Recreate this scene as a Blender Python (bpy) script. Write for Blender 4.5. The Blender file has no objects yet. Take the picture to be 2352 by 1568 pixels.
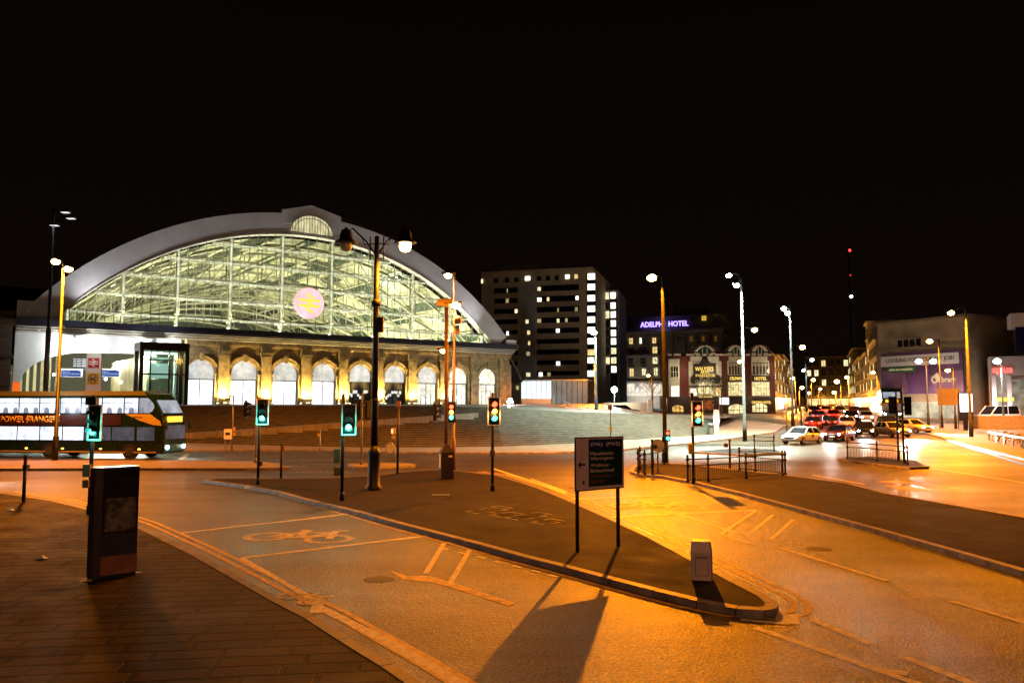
import bpy, bmesh, math, random
from mathutils import Vector, Matrix
from mathutils.geometry import tessellate_polygon
random.seed(7)
C = bpy.context.scene.collection
sc = bpy.context.scene
PI = math.pi
# ------------------------------------------------------------------ survey
# the photograph (2352 x 1568 picture units) is used as a survey: a sight line is met with the ground or a facade
FOC = 1829.0; PITCH = math.atan(144/FOC); CZ = 3.6
_c, _s = math.cos(PITCH), math.sin(PITCH)
def ray(px, py):
    x = (px-1176)/FOC; z = -(py-784)/FOC
    return Vector((x, _c-_s*z, _s+_c*z))
def gz(y):                       # the road rises gently towards the far street
    if y < 62: return 0.0
    if y < 140: return (y-62)*0.026
    return min(3.1, 2.028+(y-140)*0.0055)
def gp(px, py, dz=0.0):          # point of the ground along a sight line
    d = ray(px, py); y = 50.0
    for _ in range(60):
        t = (gz(y)+dz-CZ)/d.z if d.z < -1e-4 else 300
        y = 0.5*y+0.5*min(400, t*d.y)
    t = y/d.y
    return Vector((d.x*t, y, gz(y)+dz))
def at(px, py, y):
    d = ray(px, py); t = y/d.y
    return Vector((d.x*t, y, CZ+d.z*t))
# ------------------------------------------------------------------ materials
MATS = {}
def nodes(name):
    m = bpy.data.materials.new(name); m.use_nodes = True
    nt = m.node_tree; b = nt.nodes['Principled BSDF']
    return m, nt, b
def N(nt, kind, **kw):
    n = nt.nodes.new(kind)
    for k, v in kw.items():
        if k in n.inputs: n.inputs[k].default_value = v
        else: setattr(n, k, v)
    return n
def plain(name, col, rough=0.5, metal=0.0, var=0.12, scale=6.0, bump=0.0, spec=0.5):
    if name in MATS: return MATS[name]
    m, nt, b = nodes(name); L = nt.links
    tc = N(nt, 'ShaderNodeTexCoord'); no = N(nt, 'ShaderNodeTexNoise', Scale=scale, Detail=6.0)
    L.new(tc.outputs['Object'], no.inputs['Vector'])
    mr = N(nt, 'ShaderNodeMapRange'); mr.inputs[1].default_value = 0.3; mr.inputs[2].default_value = 0.7
    mr.inputs[3].default_value = 1-var*2; mr.inputs[4].default_value = 1+var
    L.new(no.outputs['Fac'], mr.inputs[0])
    mx = N(nt, 'ShaderNodeVectorMath', operation='SCALE'); mx.inputs[0].default_value = col
    L.new(mr.outputs[0], mx.inputs['Scale']); L.new(mx.outputs[0], b.inputs['Base Color'])
    r2 = N(nt, 'ShaderNodeMapRange'); r2.inputs[3].default_value = max(.05, rough-.1); r2.inputs[4].default_value = min(1, rough+.1)
    L.new(no.outputs['Fac'], r2.inputs[0]); L.new(r2.outputs[0], b.inputs['Roughness'])
    b.inputs['Metallic'].default_value = metal; b.inputs['Specular IOR Level'].default_value = spec
    if bump:
        bp = N(nt, 'ShaderNodeBump', Strength=bump, Distance=0.02); L.new(no.outputs['Fac'], bp.inputs['Height'])
        L.new(bp.outputs[0], b.inputs['Normal'])
    MATS[name] = m; return m
def glow(name, col, strength, var=0.0, scale=1.0, stretch=(1, 1, 1)):
    if name in MATS: return MATS[name]
    m, nt, b = nodes(name); L = nt.links
    b.inputs['Base Color'].default_value = (*[c*.06 for c in col], 1); b.inputs['Roughness'].default_value = 0.3
    b.inputs['Emission Color'].default_value = (*col, 1); b.inputs['Emission Strength'].default_value = strength
    if var:
        tc = N(nt, 'ShaderNodeTexCoord'); mp = N(nt, 'ShaderNodeMapping'); mp.inputs['Scale'].default_value = stretch
        no = N(nt, 'ShaderNodeTexNoise', Scale=scale, Detail=5.0, Roughness=.65)
        L.new(tc.outputs['Object'], mp.inputs[0]); L.new(mp.outputs[0], no.inputs['Vector'])
        mr = N(nt, 'ShaderNodeMapRange'); mr.inputs[1].default_value = .32; mr.inputs[2].default_value = .68
        mr.inputs[3].default_value = strength*(1-var); mr.inputs[4].default_value = strength*(1+var)
        L.new(no.outputs['Fac'], mr.inputs[0]); L.new(mr.outputs[0], b.inputs['Emission Strength'])
    MATS[name] = m; return m
def clear_glass(name, tint=(.9, .95, .92), alpha=.12):
    if name in MATS: return MATS[name]
    m, nt, b = nodes(name); L = nt.links
    tr = N(nt, 'ShaderNodeBsdfTransparent'); tr.inputs[0].default_value = (*tint, 1)
    gl = N(nt, 'ShaderNodeBsdfGlossy', Roughness=.08); gl.inputs[0].default_value = (.8, .8, .8, 1)
    mx = N(nt, 'ShaderNodeMixShader'); mx.inputs[0].default_value = alpha
    L.new(tr.outputs[0], mx.inputs[1]); L.new(gl.outputs[0], mx.inputs[2])
    L.new(mx.outputs[0], nt.nodes['Material Output'].inputs['Surface'])
    MATS[name] = m; return m
def courses(name, c1, c2, mortar, w, h, vertical=True, rough=.6, rot=0.0, msize=.02, bump=.4, stain=.35, spec=.5, rvar=.12):
    """masonry: courses of blocks, in the wall's plane or flat on the ground"""
    if name in MATS: return MATS[name]
    m, nt, b = nodes(name); L = nt.links
    tc = N(nt, 'ShaderNodeTexCoord')
    mp = N(nt, 'ShaderNodeMapping'); mp.inputs['Rotation'].default_value = (0, 0, rot)
    L.new(tc.outputs['Object'], mp.inputs[0]); src = mp.outputs[0]
    no0 = N(nt, 'ShaderNodeTexNoise', Scale=.9, Detail=2.0); L.new(src, no0.inputs['Vector'])
    if vertical:
        sp = N(nt, 'ShaderNodeSeparateXYZ'); L.new(src, sp.inputs[0])
        ad = N(nt, 'ShaderNodeMath', operation='ADD'); L.new(sp.outputs[0], ad.inputs[0]); L.new(sp.outputs[1], ad.inputs[1])
        cb = N(nt, 'ShaderNodeCombineXYZ'); L.new(ad.outputs[0], cb.inputs[0]); L.new(sp.outputs[2], cb.inputs[1]); src = cb.outputs[0]
    else:
        wv = N(nt, 'ShaderNodeVectorMath', operation='SCALE'); L.new(no0.outputs['Color'], wv.inputs[0]); wv.inputs['Scale'].default_value = .10
        av = N(nt, 'ShaderNodeVectorMath', operation='ADD'); L.new(src, av.inputs[0]); L.new(wv.outputs[0], av.inputs[1]); src = av.outputs[0]
    br = N(nt, 'ShaderNodeTexBrick'); br.inputs['Scale'].default_value = 1.0
    br.inputs['Brick Width'].default_value = w; br.inputs['Row Height'].default_value = h
    br.inputs['Mortar Size'].default_value = msize; br.inputs['Mortar Smooth'].default_value = .3
    br.inputs['Color1'].default_value = (*c1, 1); br.inputs['Color2'].default_value = (*c2, 1); br.inputs['Mortar'].default_value = (*mortar, 1)
    br.offset_frequency = 2; br.squash_frequency = 3; br.squash = 1.25 if not vertical else 1.0
    L.new(src, br.inputs['Vector'])
    no = N(nt, 'ShaderNodeTexNoise', Scale=.7, Detail=8.0, Roughness=.7); L.new(tc.outputs['Object'], no.inputs['Vector'])
    mr = N(nt, 'ShaderNodeMapRange'); mr.inputs[1].default_value = .3; mr.inputs[2].default_value = .7
    mr.inputs[3].default_value = 1-stain; mr.inputs[4].default_value = 1+stain*.6
    L.new(no.outputs['Fac'], mr.inputs[0])
    mx = N(nt, 'ShaderNodeVectorMath', operation='SCALE'); L.new(br.outputs['Color'], mx.inputs[0]); L.new(mr.outputs[0], mx.inputs['Scale'])
    L.new(mx.outputs[0], b.inputs['Base Color'])
    fn = N(nt, 'ShaderNodeTexNoise', Scale=14.0, Detail=6.0); L.new(tc.outputs['Object'], fn.inputs['Vector'])
    r2 = N(nt, 'ShaderNodeMapRange'); r2.inputs[1].default_value = .3; r2.inputs[2].default_value = .7
    r2.inputs[3].default_value = rough-rvar; r2.inputs[4].default_value = rough+rvar
    L.new(no.outputs['Fac'], r2.inputs[0]); L.new(r2.outputs[0], b.inputs['Roughness'])
    hs = N(nt, 'ShaderNodeMath', operation='MULTIPLY_ADD'); L.new(fn.outputs['Fac'], hs.inputs[0]); hs.inputs[1].default_value = .25
    iv = N(nt, 'ShaderNodeMath', operation='SUBTRACT'); iv.inputs[0].default_value = 1; L.new(br.outputs['Fac'], iv.inputs[1])
    L.new(iv.outputs[0], hs.inputs[2])
    bp = N(nt, 'ShaderNodeBump', Strength=bump, Distance=.03); L.new(hs.outputs[0], bp.inputs['Height']); L.new(bp.outputs[0], b.inputs['Normal'])
    b.inputs['Specular IOR Level'].default_value = spec
    MATS[name] = m; return m
def asphalt(name, c0, c1, rough=.5, grain=55.0, bump=.5):
    m, nt, b = nodes(name); L = nt.links
    tc = N(nt, 'ShaderNodeTexCoord')
    big = N(nt, 'ShaderNodeTexNoise', Scale=.18, Detail=6.0, Roughness=.6)
    mp = N(nt, 'ShaderNodeMapping'); mp.inputs['Rotation'].default_value = (0, 0, math.radians(62)); mp.inputs['Scale'].default_value = (.35, 1.5, 1)
    L.new(tc.outputs['Object'], mp.inputs[0]); L.new(mp.outputs[0], big.inputs['Vector'])
    fine = N(nt, 'ShaderNodeTexVoronoi', Scale=grain); L.new(tc.outputs['Object'], fine.inputs['Vector'])
    mid = N(nt, 'ShaderNodeTexNoise', Scale=18.0, Detail=8.0, Roughness=.8); L.new(tc.outputs['Object'], mid.inputs['Vector'])
    cr = N(nt, 'ShaderNodeMix', data_type='RGBA'); cr.inputs[6].default_value = (*c0, 1); cr.inputs[7].default_value = (*c1, 1)
    a1 = N(nt, 'ShaderNodeMath', operation='MULTIPLY_ADD'); L.new(mid.outputs['Fac'], a1.inputs[0]); a1.inputs[1].default_value = 3.6; a1.inputs[2].default_value = -1.9
    a2 = N(nt, 'ShaderNodeMath', operation='MULTIPLY_ADD'); L.new(fine.outputs['Color'], a2.inputs[0]); a2.inputs[1].default_value = .7; L.new(a1.outputs[0], a2.inputs[2])
    a2.use_clamp = True
    L.new(a2.outputs[0], cr.inputs[0])
    mr = N(nt, 'ShaderNodeMapRange'); mr.inputs[1].default_value = .3; mr.inputs[2].default_value = .7; mr.inputs[3].default_value = .55; mr.inputs[4].default_value = 1.3
    L.new(big.outputs['Fac'], mr.inputs[0])
    mx = N(nt, 'ShaderNodeVectorMath', operation='SCALE'); L.new(cr.outputs[2], mx.inputs[0]); L.new(mr.outputs[0], mx.inputs['Scale'])
    sn = N(nt, 'ShaderNodeTexNoise', Scale=.75, Detail=9.0, Roughness=.62); L.new(mp.outputs[0], sn.inputs['Vector'])
    sr = N(nt, 'ShaderNodeMapRange'); sr.inputs[1].default_value = .36; sr.inputs[2].default_value = .50; sr.inputs[3].default_value = .48; sr.inputs[4].default_value = 1.0
    L.new(sn.outputs['Fac'], sr.inputs[0])
    mx2 = N(nt, 'ShaderNodeVectorMath', operation='SCALE'); L.new(mx.outputs[0], mx2.inputs[0]); L.new(sr.outputs[0], mx2.inputs['Scale'])
    ck = N(nt, 'ShaderNodeTexVoronoi', Scale=.22, feature='DISTANCE_TO_EDGE'); cw = N(nt, 'ShaderNodeVectorMath', operation='ADD'); wn = N(nt, 'ShaderNodeTexNoise', Scale=1.2, Detail=5.0)
    L.new(tc.outputs['Object'], wn.inputs['Vector']); L.new(tc.outputs['Object'], cw.inputs[0]); L.new(wn.outputs['Color'], cw.inputs[1]); L.new(cw.outputs[0], ck.inputs['Vector'])
    cm_ = N(nt, 'ShaderNodeMapRange'); cm_.inputs[1].default_value = 0; cm_.inputs[2].default_value = .006; cm_.inputs[3].default_value = .3; cm_.inputs[4].default_value = 1
    L.new(ck.outputs['Distance'], cm_.inputs[0]); mx3 = N(nt, 'ShaderNodeVectorMath', operation='SCALE'); L.new(mx2.outputs[0], mx3.inputs[0]); L.new(cm_.outputs[0], mx3.inputs['Scale'])
    L.new(mx3.outputs[0], b.inputs['Base Color'])
    r2 = N(nt, 'ShaderNodeMapRange'); r2.inputs[1].default_value = .3; r2.inputs[2].default_value = .7; r2.inputs[3].default_value = rough-.14; r2.inputs[4].default_value = rough+.14
    L.new(big.outputs['Fac'], r2.inputs[0]); L.new(r2.outputs[0], b.inputs['Roughness'])
    b.inputs['Specular IOR Level'].default_value = .5
    ad = N(nt, 'ShaderNodeMath', operation='ADD'); L.new(mid.outputs['Fac'], ad.inputs[0]); L.new(fine.outputs['Distance'], ad.inputs[1])
    bp = N(nt, 'ShaderNodeBump', Strength=bump, Distance=.022); L.new(ad.outputs[0], bp.inputs['Height']); L.new(bp.outputs[0], b.inputs['Normal'])
    MATS[name] = m; return m
# ------------------------------------------------------------------ mesh builder
class MB:
    def __init__(s): s.v = []; s.f = []; s.mi = []; s.cur = 0; s.sm = []
    def add(s, vs, fs, smooth=False):
        o = len(s.v); s.v += [tuple(v) for v in vs]
        for f in fs: s.f.append([i+o for i in f]); s.mi.append(s.cur); s.sm.append(smooth)
        return s
    def box(s, x0, x1, y0, y1, z0, z1):
        return s.add([(x0,y0,z0),(x1,y0,z0),(x1,y1,z0),(x0,y1,z0),(x0,y0,z1),(x1,y0,z1),(x1,y1,z1),(x0,y1,z1)],
              [(0,3,2,1),(4,5,6,7),(0,1,5,4),(1,2,6,5),(2,3,7,6),(3,0,4,7)])
    def bar(s, p, q, w, h=None, up=(0,0,1)):
        p = Vector(p); q = Vector(q); h = h or w; d = (q-p).normalized(); u = Vector(up)
        if abs(d.dot(u)) > .98: u = Vector((0,1,0))
        a = d.cross(u).normalized()*w/2; b = a.cross(d).normalized()*h/2
        vs = [p-a-b,p+a-b,p+a+b,p-a+b,q-a-b,q+a-b,q+a+b,q-a+b]
        return s.add(vs, [(0,1,2,3),(7,6,5,4),(0,4,5,1),(1,5,6,2),(2,6,7,3),(3,7,4,0)])
    def tube(s, pts, r, n=10, caps=True):
        pts = [Vector(p) for p in pts]; rs = r if isinstance(r, (list, tuple)) else [r]*len(pts)
        vs = []; prev = None
        for i, p in enumerate(pts):
            d = (pts[min(i+1, len(pts)-1)]-pts[max(i-1, 0)]).normalized()
            if prev is None:
                a = d.orthogonal().normalized()
            else:
                a = (prev-d*prev.dot(d)); a = a.normalized() if a.length > 1e-6 else d.orthogonal().normalized()
            prev = a; b = d.cross(a)
            for k in range(n):
                t = 2*PI*k/n; vs.append(p+(a*math.cos(t)+b*math.sin(t))*rs[i])
        fs = [(i*n+k, i*n+(k+1) % n, (i+1)*n+(k+1) % n, (i+1)*n+k) for i in range(len(pts)-1) for k in range(n)]
        s.add(vs, fs, True)
        if caps:
            o = len(s.v)-len(vs)
            s.f.append([o+k for k in range(n)][::-1]); s.mi.append(s.cur); s.sm.append(False)
            s.f.append([o+(len(pts)-1)*n+k for k in range(n)]); s.mi.append(s.cur); s.sm.append(False)
        return s
    def lathe(s, prof, c=(0,0,0), n=16, smooth=True):
        c = Vector(c); vs = []
        for r, z in prof:
            for k in range(n):
                t = 2*PI*k/n; vs.append(c+Vector((r*math.cos(t), r*math.sin(t), z)))
        fs = [(i*n+k, i*n+(k+1) % n, (i+1)*n+(k+1) % n, (i+1)*n+k) for i in range(len(prof)-1) for k in range(n)]
        fs.append(tuple(range(n))[::-1]); fs.append(tuple((len(prof)-1)*n+k for k in range(n)))
        return s.add(vs, fs, smooth)
    def ball(s, c, r, n=12, sz=1.0):
        return s.lathe([(max(.001, r*math.sin(PI*i/8)), -r*sz*math.cos(PI*i/8)) for i in range(9)], c, n)
    def prism(s, poly, z0, z1):
        n = len(poly); vs = [(p[0], p[1], z0) for p in poly]+[(p[0], p[1], z1) for p in poly]
        tri = tessellate_polygon([[Vector((p[0], p[1], 0)) for p in poly]])
        fs = []
        for t in tri:
            a, b, c = [Vector((poly[i][0], poly[i][1])) for i in t]
            if (b-a).cross(c-a) < 0: t = t[::-1]
            fs.append(tuple(i+n for i in t)); fs.append(tuple(t[::-1]))
        fs += [(i, (i+1) % n, n+(i+1) % n, n+i) for i in range(n)]
        return s.add(vs, fs)
    def xz(s, poly, y0, y1):              # polygon in the x-z plane with thickness along y
        n = len(poly); vs = [(p[0], y0, p[1]) for p in poly]+[(p[0], y1, p[1]) for p in poly]
        tri = tessellate_polygon([[Vector((p[0], p[1], 0)) for p in poly]])
        fs = []
        for t in tri: fs.append(tuple(t)); fs.append(tuple(i+n for i in t[::-1]))
        fs += [(i, n+i, n+(i+1) % n, (i+1) % n) for i in range(n)]
        return s.add(vs, fs)
    def arcband(s, cx, cz, r0, r1, y0, y1, a0, a1, n=24):   # ring segment in x-z
        for i in range(n):
            t0 = a0+(a1-a0)*i/n; t1 = a0+(a1-a0)*(i+1)/n
            P = lambda r, t: (cx+r*math.cos(t), cz+r*math.sin(t))
            q = [P(r0,t0), P(r1,t0), P(r1,t1), P(r0,t1)]
            vs = [(a[0], y0, a[1]) for a in q]+[(a[0], y1, a[1]) for a in q]
            fs = [(0,1,2,3),(7,6,5,4),(1,5,6,2),(0,3,7,4)]
            if i == 0: fs.append((0,4,5,1))
            if i == n-1: fs.append((3,2,6,7))
            s.add(vs, fs)
        return s
    def quad(s, *vs): return s.add(vs, [tuple(range(len(vs)))])
    def build(s, name, mat, parent=None, loc=None, bevel=0.0, recalc=True):
        me = bpy.data.meshes.new(name); me.from_pydata(s.v, [], s.f)
        for m in (mat if isinstance(mat, (list, tuple)) else [mat]): me.materials.append(m)
        for p, i, sm in zip(me.polygons, s.mi, s.sm): p.material_index = i; p.use_smooth = sm
        if recalc:
            bm = bmesh.new(); bm.from_mesh(me); bmesh.ops.recalc_face_normals(bm, faces=bm.faces); bm.to_mesh(me); bm.free()
        o = bpy.data.objects.new(name, me); C.objects.link(o)
        if parent is not None: o.parent = parent
        if loc is not None: o.location = loc
        if bevel:
            b = o.modifiers.new('bevel', 'BEVEL'); b.width = bevel; b.segments = 2; b.limit_method = 'ANGLE'
        return o
def tag(o, label, cat, group=None):
    o['label'] = label; o['category'] = cat
    if group: o['group'] = group
    return o
def thing(name, label, cat, loc=(0,0,0), rz=0.0, group=None):
    o = bpy.data.objects.new(name, None); C.objects.link(o); o.empty_display_size = .3
    o.location = loc; o.rotation_euler = (0, 0, rz)
    return tag(o, label, cat, group)
def struct(o): o['kind'] = 'structure'; return o
def dup(o, parent=None):
    c = o.copy(); C.objects.link(c)
    if parent is not None: c.parent = parent
    for ch in list(o.children): dup(ch, c)
    return c
def light(kind, name, loc, energy, col, parent=None, radius=.12, aim=None, size=1.0, blend=.6):
    d = bpy.data.lights.new(name, kind); d.energy = energy; d.color = col
    d.shadow_soft_size = radius
    o = bpy.data.objects.new(name, d); C.objects.link(o); o.location = loc
    if kind == 'SPOT': d.spot_size = size; d.spot_blend = blend
    if aim is not None: o.rotation_euler = Vector(aim).to_track_quat('-Z', 'Y').to_euler()
    if parent is not None: o.parent = parent
    return o
def words(txt, mat, parent, loc, right, up, width=None, height=None, depth=.01, name='lettering', bold=0.0, shear=0.0):
    """lettering as real raised shapes, centred on loc"""
    cu = bpy.data.curves.new(name, 'FONT'); cu.body = txt; cu.size = 1; cu.extrude = 0.0; cu.offset = bold; cu.shear = shear
    cu.align_x = 'CENTER'; cu.resolution_u = 3
    tmp = bpy.data.objects.new(name+'_c', cu); C.objects.link(tmp)
    dg = bpy.context.evaluated_depsgraph_get(); dg.update()
    me = bpy.data.meshes.new_from_object(tmp.evaluated_get(dg)); bpy.data.objects.remove(tmp)
    xs = [v.co.x for v in me.vertices]; ys = [v.co.y for v in me.vertices]
    w = max(xs)-min(xs); h = max(ys)-min(ys); cx = (max(xs)+min(xs))/2; cy = (max(ys)+min(ys))/2
    sx = (width/w) if width else (height/h); sy = (height/h) if height else sx
    R = Vector(right).normalized(); U = Vector(up).normalized(); Nn = R.cross(U)
    bm = bmesh.new(); bm.from_mesh(me)
    r = bmesh.ops.extrude_face_region(bm, geom=bm.faces[:])
    for e in r['geom']:
        if isinstance(e, bmesh.types.BMVert): e.co.z += 1
    for v in bm.verts:
        p = R*((v.co.x-cx)*sx)+U*((v.co.y-cy)*sy)+Nn*(v.co.z*depth); v.co = p+Vector(loc)
    bmesh.ops.recalc_face_normals(bm, faces=bm.faces)
    bm.to_mesh(me); bm.free(); me.materials.clear(); me.materials.append(mat)
    o = bpy.data.objects.new(name, me); C.objects.link(o)
    if parent is not None: o.parent = parent
    return o
class Frame:
    """a facade's own axes: x along it, y into the building, z up from its base"""
    def __init__(s, A, B, z0):
        s.A = Vector(A).to_2d(); s.B = Vector(B).to_2d(); s.z0 = z0
        d = (s.B-s.A).normalized(); s.d = d; s.n = Vector((-d.y, d.x)); s.rz = math.atan2(d.y, d.x)
    def uv(s, px, py, v=0.0):
        r = ray(px, py); o = s.A+s.n*v; rd = Vector((r.x, r.y))
        t = s.n.dot(o)/s.n.dot(rd); p = rd*t
        return (p-s.A).dot(s.d), CZ+r.z*t-s.z0
    def world(s, u, v, z): p = s.A+s.d*u+s.n*v; return Vector((p.x, p.y, s.z0+z))
    def loc(s): return (s.A.x, s.A.y, s.z0)
# ------------------------------------------------------------------ palette
SOD = (1.0, .36, .035); SODW = (1.0, .62, .2); LED = (.82, 1.0, .93); WHITE = (.9, .95, 1.0)
M_asph = asphalt('asphalt', (.009,.007,.005), (.16,.115,.06), .43, 27.0, 1.0)
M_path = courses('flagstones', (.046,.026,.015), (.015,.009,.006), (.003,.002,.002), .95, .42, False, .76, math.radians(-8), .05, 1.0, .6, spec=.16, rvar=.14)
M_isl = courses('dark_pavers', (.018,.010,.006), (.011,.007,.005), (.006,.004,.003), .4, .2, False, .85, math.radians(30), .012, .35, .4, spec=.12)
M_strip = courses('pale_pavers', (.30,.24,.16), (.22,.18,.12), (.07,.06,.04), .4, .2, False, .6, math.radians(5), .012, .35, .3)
M_plaza = courses('plaza_pavers', (.24,.22,.19), (.18,.165,.145), (.08,.07,.06), .9, .6, False, .5, .6, .015, .3, .3)
M_kerb = plain('kerb_stone', (.20,.16,.12), .6, var=.3, scale=2.5, bump=.3)
M_kerbl = plain('kerb_pale', (.30,.26,.19), .6, var=.25, scale=2.5, bump=.3)
M_paint = plain('road_paint', (.80,.72,.55), .6, var=.22, scale=7.0)
M_worn = plain('worn_paint', (.58,.51,.37), .65, var=.28, scale=4.0)
M_yell = plain('yellow_paint', (.70,.46,.10), .6, var=.25, scale=5.0)
M_blk = plain('black_metal', (.010,.009,.009), .5, 0, .15, 5, spec=.35)
M_grey = plain('grey_metal', (.22,.22,.23), .4, .6, .12, 5)
M_galv = plain('galvanised_steel', (.42,.42,.42), .38, .7, .1, 5)
M_rust = plain('brown_casing', (.10,.05,.025), .55, var=.15)
M_stone = courses('sandstone', (.36,.245,.11), (.25,.165,.075), (.11,.07,.035), 1.1, .42, True, .8, 0, .014, .5, .45)
M_stone2 = plain('carved_sandstone', (.38,.27,.125), .8, var=.3, scale=1.6, bump=.35)
M_dkst = courses('sooty_sandstone', (.14,.09,.055), (.10,.062,.04), (.04,.028,.02), 1.2, .5, True, .85, 0, .02, .5, .5)
M_white = plain('white_paint', (.6,.6,.6), .5, var=.05, scale=.8)
M_steel = plain('cream_steelwork', (.72,.68,.50), .5, var=.1, scale=1.0)
M_navy = plain('navy_fascia', (.02,.02,.035), .35, var=.1)
M_pale = plain('pale_ledge', (.5,.46,.38), .6, var=.1)
M_roofp = plain('roof_panel', (.44,.41,.27), .55, var=.35, scale=.5)
M_roofd = plain('roof_glass_dark', (.035,.05,.035), .25, var=.3, scale=.6)
M_dglass = plain('dark_glass', (.012,.012,.016), .12, var=.2, scale=.5)
M_gclear = clear_glass('clear_pane')
M_black = plain('black_panel', (.008,.008,.009), .3, var=.1)
M_wsign = plain('white_sheet', (.75,.74,.72), .4, var=.04)
M_red = plain('red_sheet', (.55,.02,.02), .4, var=.05)
M_gold = plain('gold_leaf', (.85,.55,.12), .35, .3, var=.1)
M_tyre = plain('tyre_rubber', (.012,.012,.012), .8, var=.2)

exec_order = []
# ================================================================== SETTING
mb = MB()
xs = [-420,-200,-120,-80,-50,-30,-15,0,15,30,50,80,120,200,420]; ys = [-40,-10,0,10,20,30,40,50,56,62,70,80,90,100,110,120,130,140,170,200,260,340,500,800]
vs = [(x, y, gz(y)) for y in ys for x in xs]; nx = len(xs)
mb.add(vs, [(j*nx+i, j*nx+i+1, (j+1)*nx+i+1, (j+1)*nx+i) for j in range(len(ys)-1) for i in range(nx-1)])
struct(mb.build('road', M_asph))

def offset_in(pts, w):
    n = len(pts); area = sum(pts[i].x*pts[(i+1) % n].y-pts[(i+1) % n].x*pts[i].y for i in range(n)); sg = 1 if area > 0 else -1
    out = []
    for i in range(n):
        a, b, c = pts[i-1], pts[i], pts[(i+1) % n]
        d1 = (b-a).to_2d(); d2 = (c-b).to_2d()
        d1 = d1.normalized() if d1.length else d2.normalized(); d2 = d2.normalized() if d2.length else d1
        nn = (Vector((-d1.y, d1.x))+Vector((-d2.y, d2.x))); nn = nn.normalized() if nn.length > 1e-3 else Vector((-d1.y, d1.x))
        k = 1/max(.5, nn.dot(Vector((-d1.y, d1.x))))
        q = b.to_2d()+nn*sg*w*k; out.append(Vector((q.x, q.y, b.z)))
    return out
def raised(name, px, h, mat, kerb=None, kw=.16, raw=None):
    pts = raw or [gp(x, y, h) for x, y in px]
    n = len(pts); mb = MB()
    tri = tessellate_polygon([[Vector((p.x, p.y, 0)) for p in pts]])
    vs = [tuple(p) for p in pts]+[(p.x, p.y, p.z-h-.3) for p in pts]
    fs = []
    for t in tri:
        a, b, c = [pts[i].to_2d() for i in t]
        fs.append(tuple(t) if (b-a).cross(c-a) > 0 else tuple(t[::-1]))
    mb.add(vs, fs+[(i, (i+1) % n, n+(i+1) % n, n+i) for i in range(n)])
    o = struct(mb.build(name, mat))
    if kerb:
        ins = offset_in(pts, kw); out = offset_in(pts, -.012); kb = MB()
        for i in range(n):
            j = (i+1) % n; L = (out[j]-out[i]).length; ns = max(1, int(L/1.0))
            for q in range(ns):
                e = min(.012/max(L, .1)*1, .02)
                f0 = q/ns+e; f1 = (q+1)/ns-e
                A = out[i].lerp(out[j], f0); B = out[i].lerp(out[j], f1); Cc = ins[i].lerp(ins[j], f1); D = ins[i].lerp(ins[j], f0)
                z = .012
                top = [(p.x, p.y, p.z+z) for p in (A, B, Cc, D)]; bot = [(p.x, p.y, p.z-h-.2) for p in (A, B, Cc, D)]
                kb.add(top+bot, [(0,1,2,3),(0,4,5,1),(1,5,6,2),(2,6,7,3),(3,7,4,0)])
        struct(kb.build('kerb', kerb))
    return o
# near pavement (flagstones)
K1 = [(-260,1105),(0,1130),(130,1150),(230,1175),(320,1207),(450,1270),(560,1330),(640,1375),(720,1415),(800,1465),(900,1525),(1000,1590),(1150,1700)]
k1 = [gp(x, y, .12) for x, y in K1]
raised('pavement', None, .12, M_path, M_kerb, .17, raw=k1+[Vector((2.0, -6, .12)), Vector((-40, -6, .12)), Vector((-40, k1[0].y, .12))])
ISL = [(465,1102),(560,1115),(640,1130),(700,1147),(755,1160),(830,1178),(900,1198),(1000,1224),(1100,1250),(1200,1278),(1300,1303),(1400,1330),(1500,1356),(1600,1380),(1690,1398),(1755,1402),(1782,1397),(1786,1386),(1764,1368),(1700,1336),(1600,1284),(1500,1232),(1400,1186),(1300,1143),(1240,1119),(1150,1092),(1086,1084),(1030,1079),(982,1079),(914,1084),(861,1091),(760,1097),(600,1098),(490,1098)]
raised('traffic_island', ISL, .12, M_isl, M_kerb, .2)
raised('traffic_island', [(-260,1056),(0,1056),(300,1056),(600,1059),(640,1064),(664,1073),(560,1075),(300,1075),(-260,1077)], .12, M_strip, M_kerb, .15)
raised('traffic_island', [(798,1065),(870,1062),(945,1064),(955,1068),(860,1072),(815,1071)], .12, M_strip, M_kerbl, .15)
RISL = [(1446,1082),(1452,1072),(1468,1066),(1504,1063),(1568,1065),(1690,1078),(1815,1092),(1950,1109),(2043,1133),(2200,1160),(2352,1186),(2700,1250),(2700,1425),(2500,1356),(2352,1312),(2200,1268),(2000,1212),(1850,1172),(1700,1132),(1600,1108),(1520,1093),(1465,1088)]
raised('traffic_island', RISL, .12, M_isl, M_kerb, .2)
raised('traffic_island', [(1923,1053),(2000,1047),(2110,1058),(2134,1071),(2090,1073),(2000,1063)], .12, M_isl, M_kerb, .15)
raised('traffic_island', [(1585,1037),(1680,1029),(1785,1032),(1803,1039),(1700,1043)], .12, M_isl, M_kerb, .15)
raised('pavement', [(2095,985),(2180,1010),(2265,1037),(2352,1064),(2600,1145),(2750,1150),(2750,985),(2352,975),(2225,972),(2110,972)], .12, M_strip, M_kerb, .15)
# pavement along the terrace foot
STEPF = [(150,1012),(300,1013),(440,1016),(560,1021),(700,1024),(850,1027),(1000,1027),(1150,1025),(1250,1021),(1350,1016),(1440,1010),(1540,1004),(1640,997)]
raised('pavement', [(-300,1030),(430,1033),(700,1033),(850,1037),(1050,1039),(1250,1039),(1400,1034),(1520,1023),(1640,1011),(1780,992),(1805,975),(1700,962),(1640,985)]+[(x, y-4) for x, y in STEPF[::-1]]+[(-300,1008)], .10, M_strip, M_kerb, .15)

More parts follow.
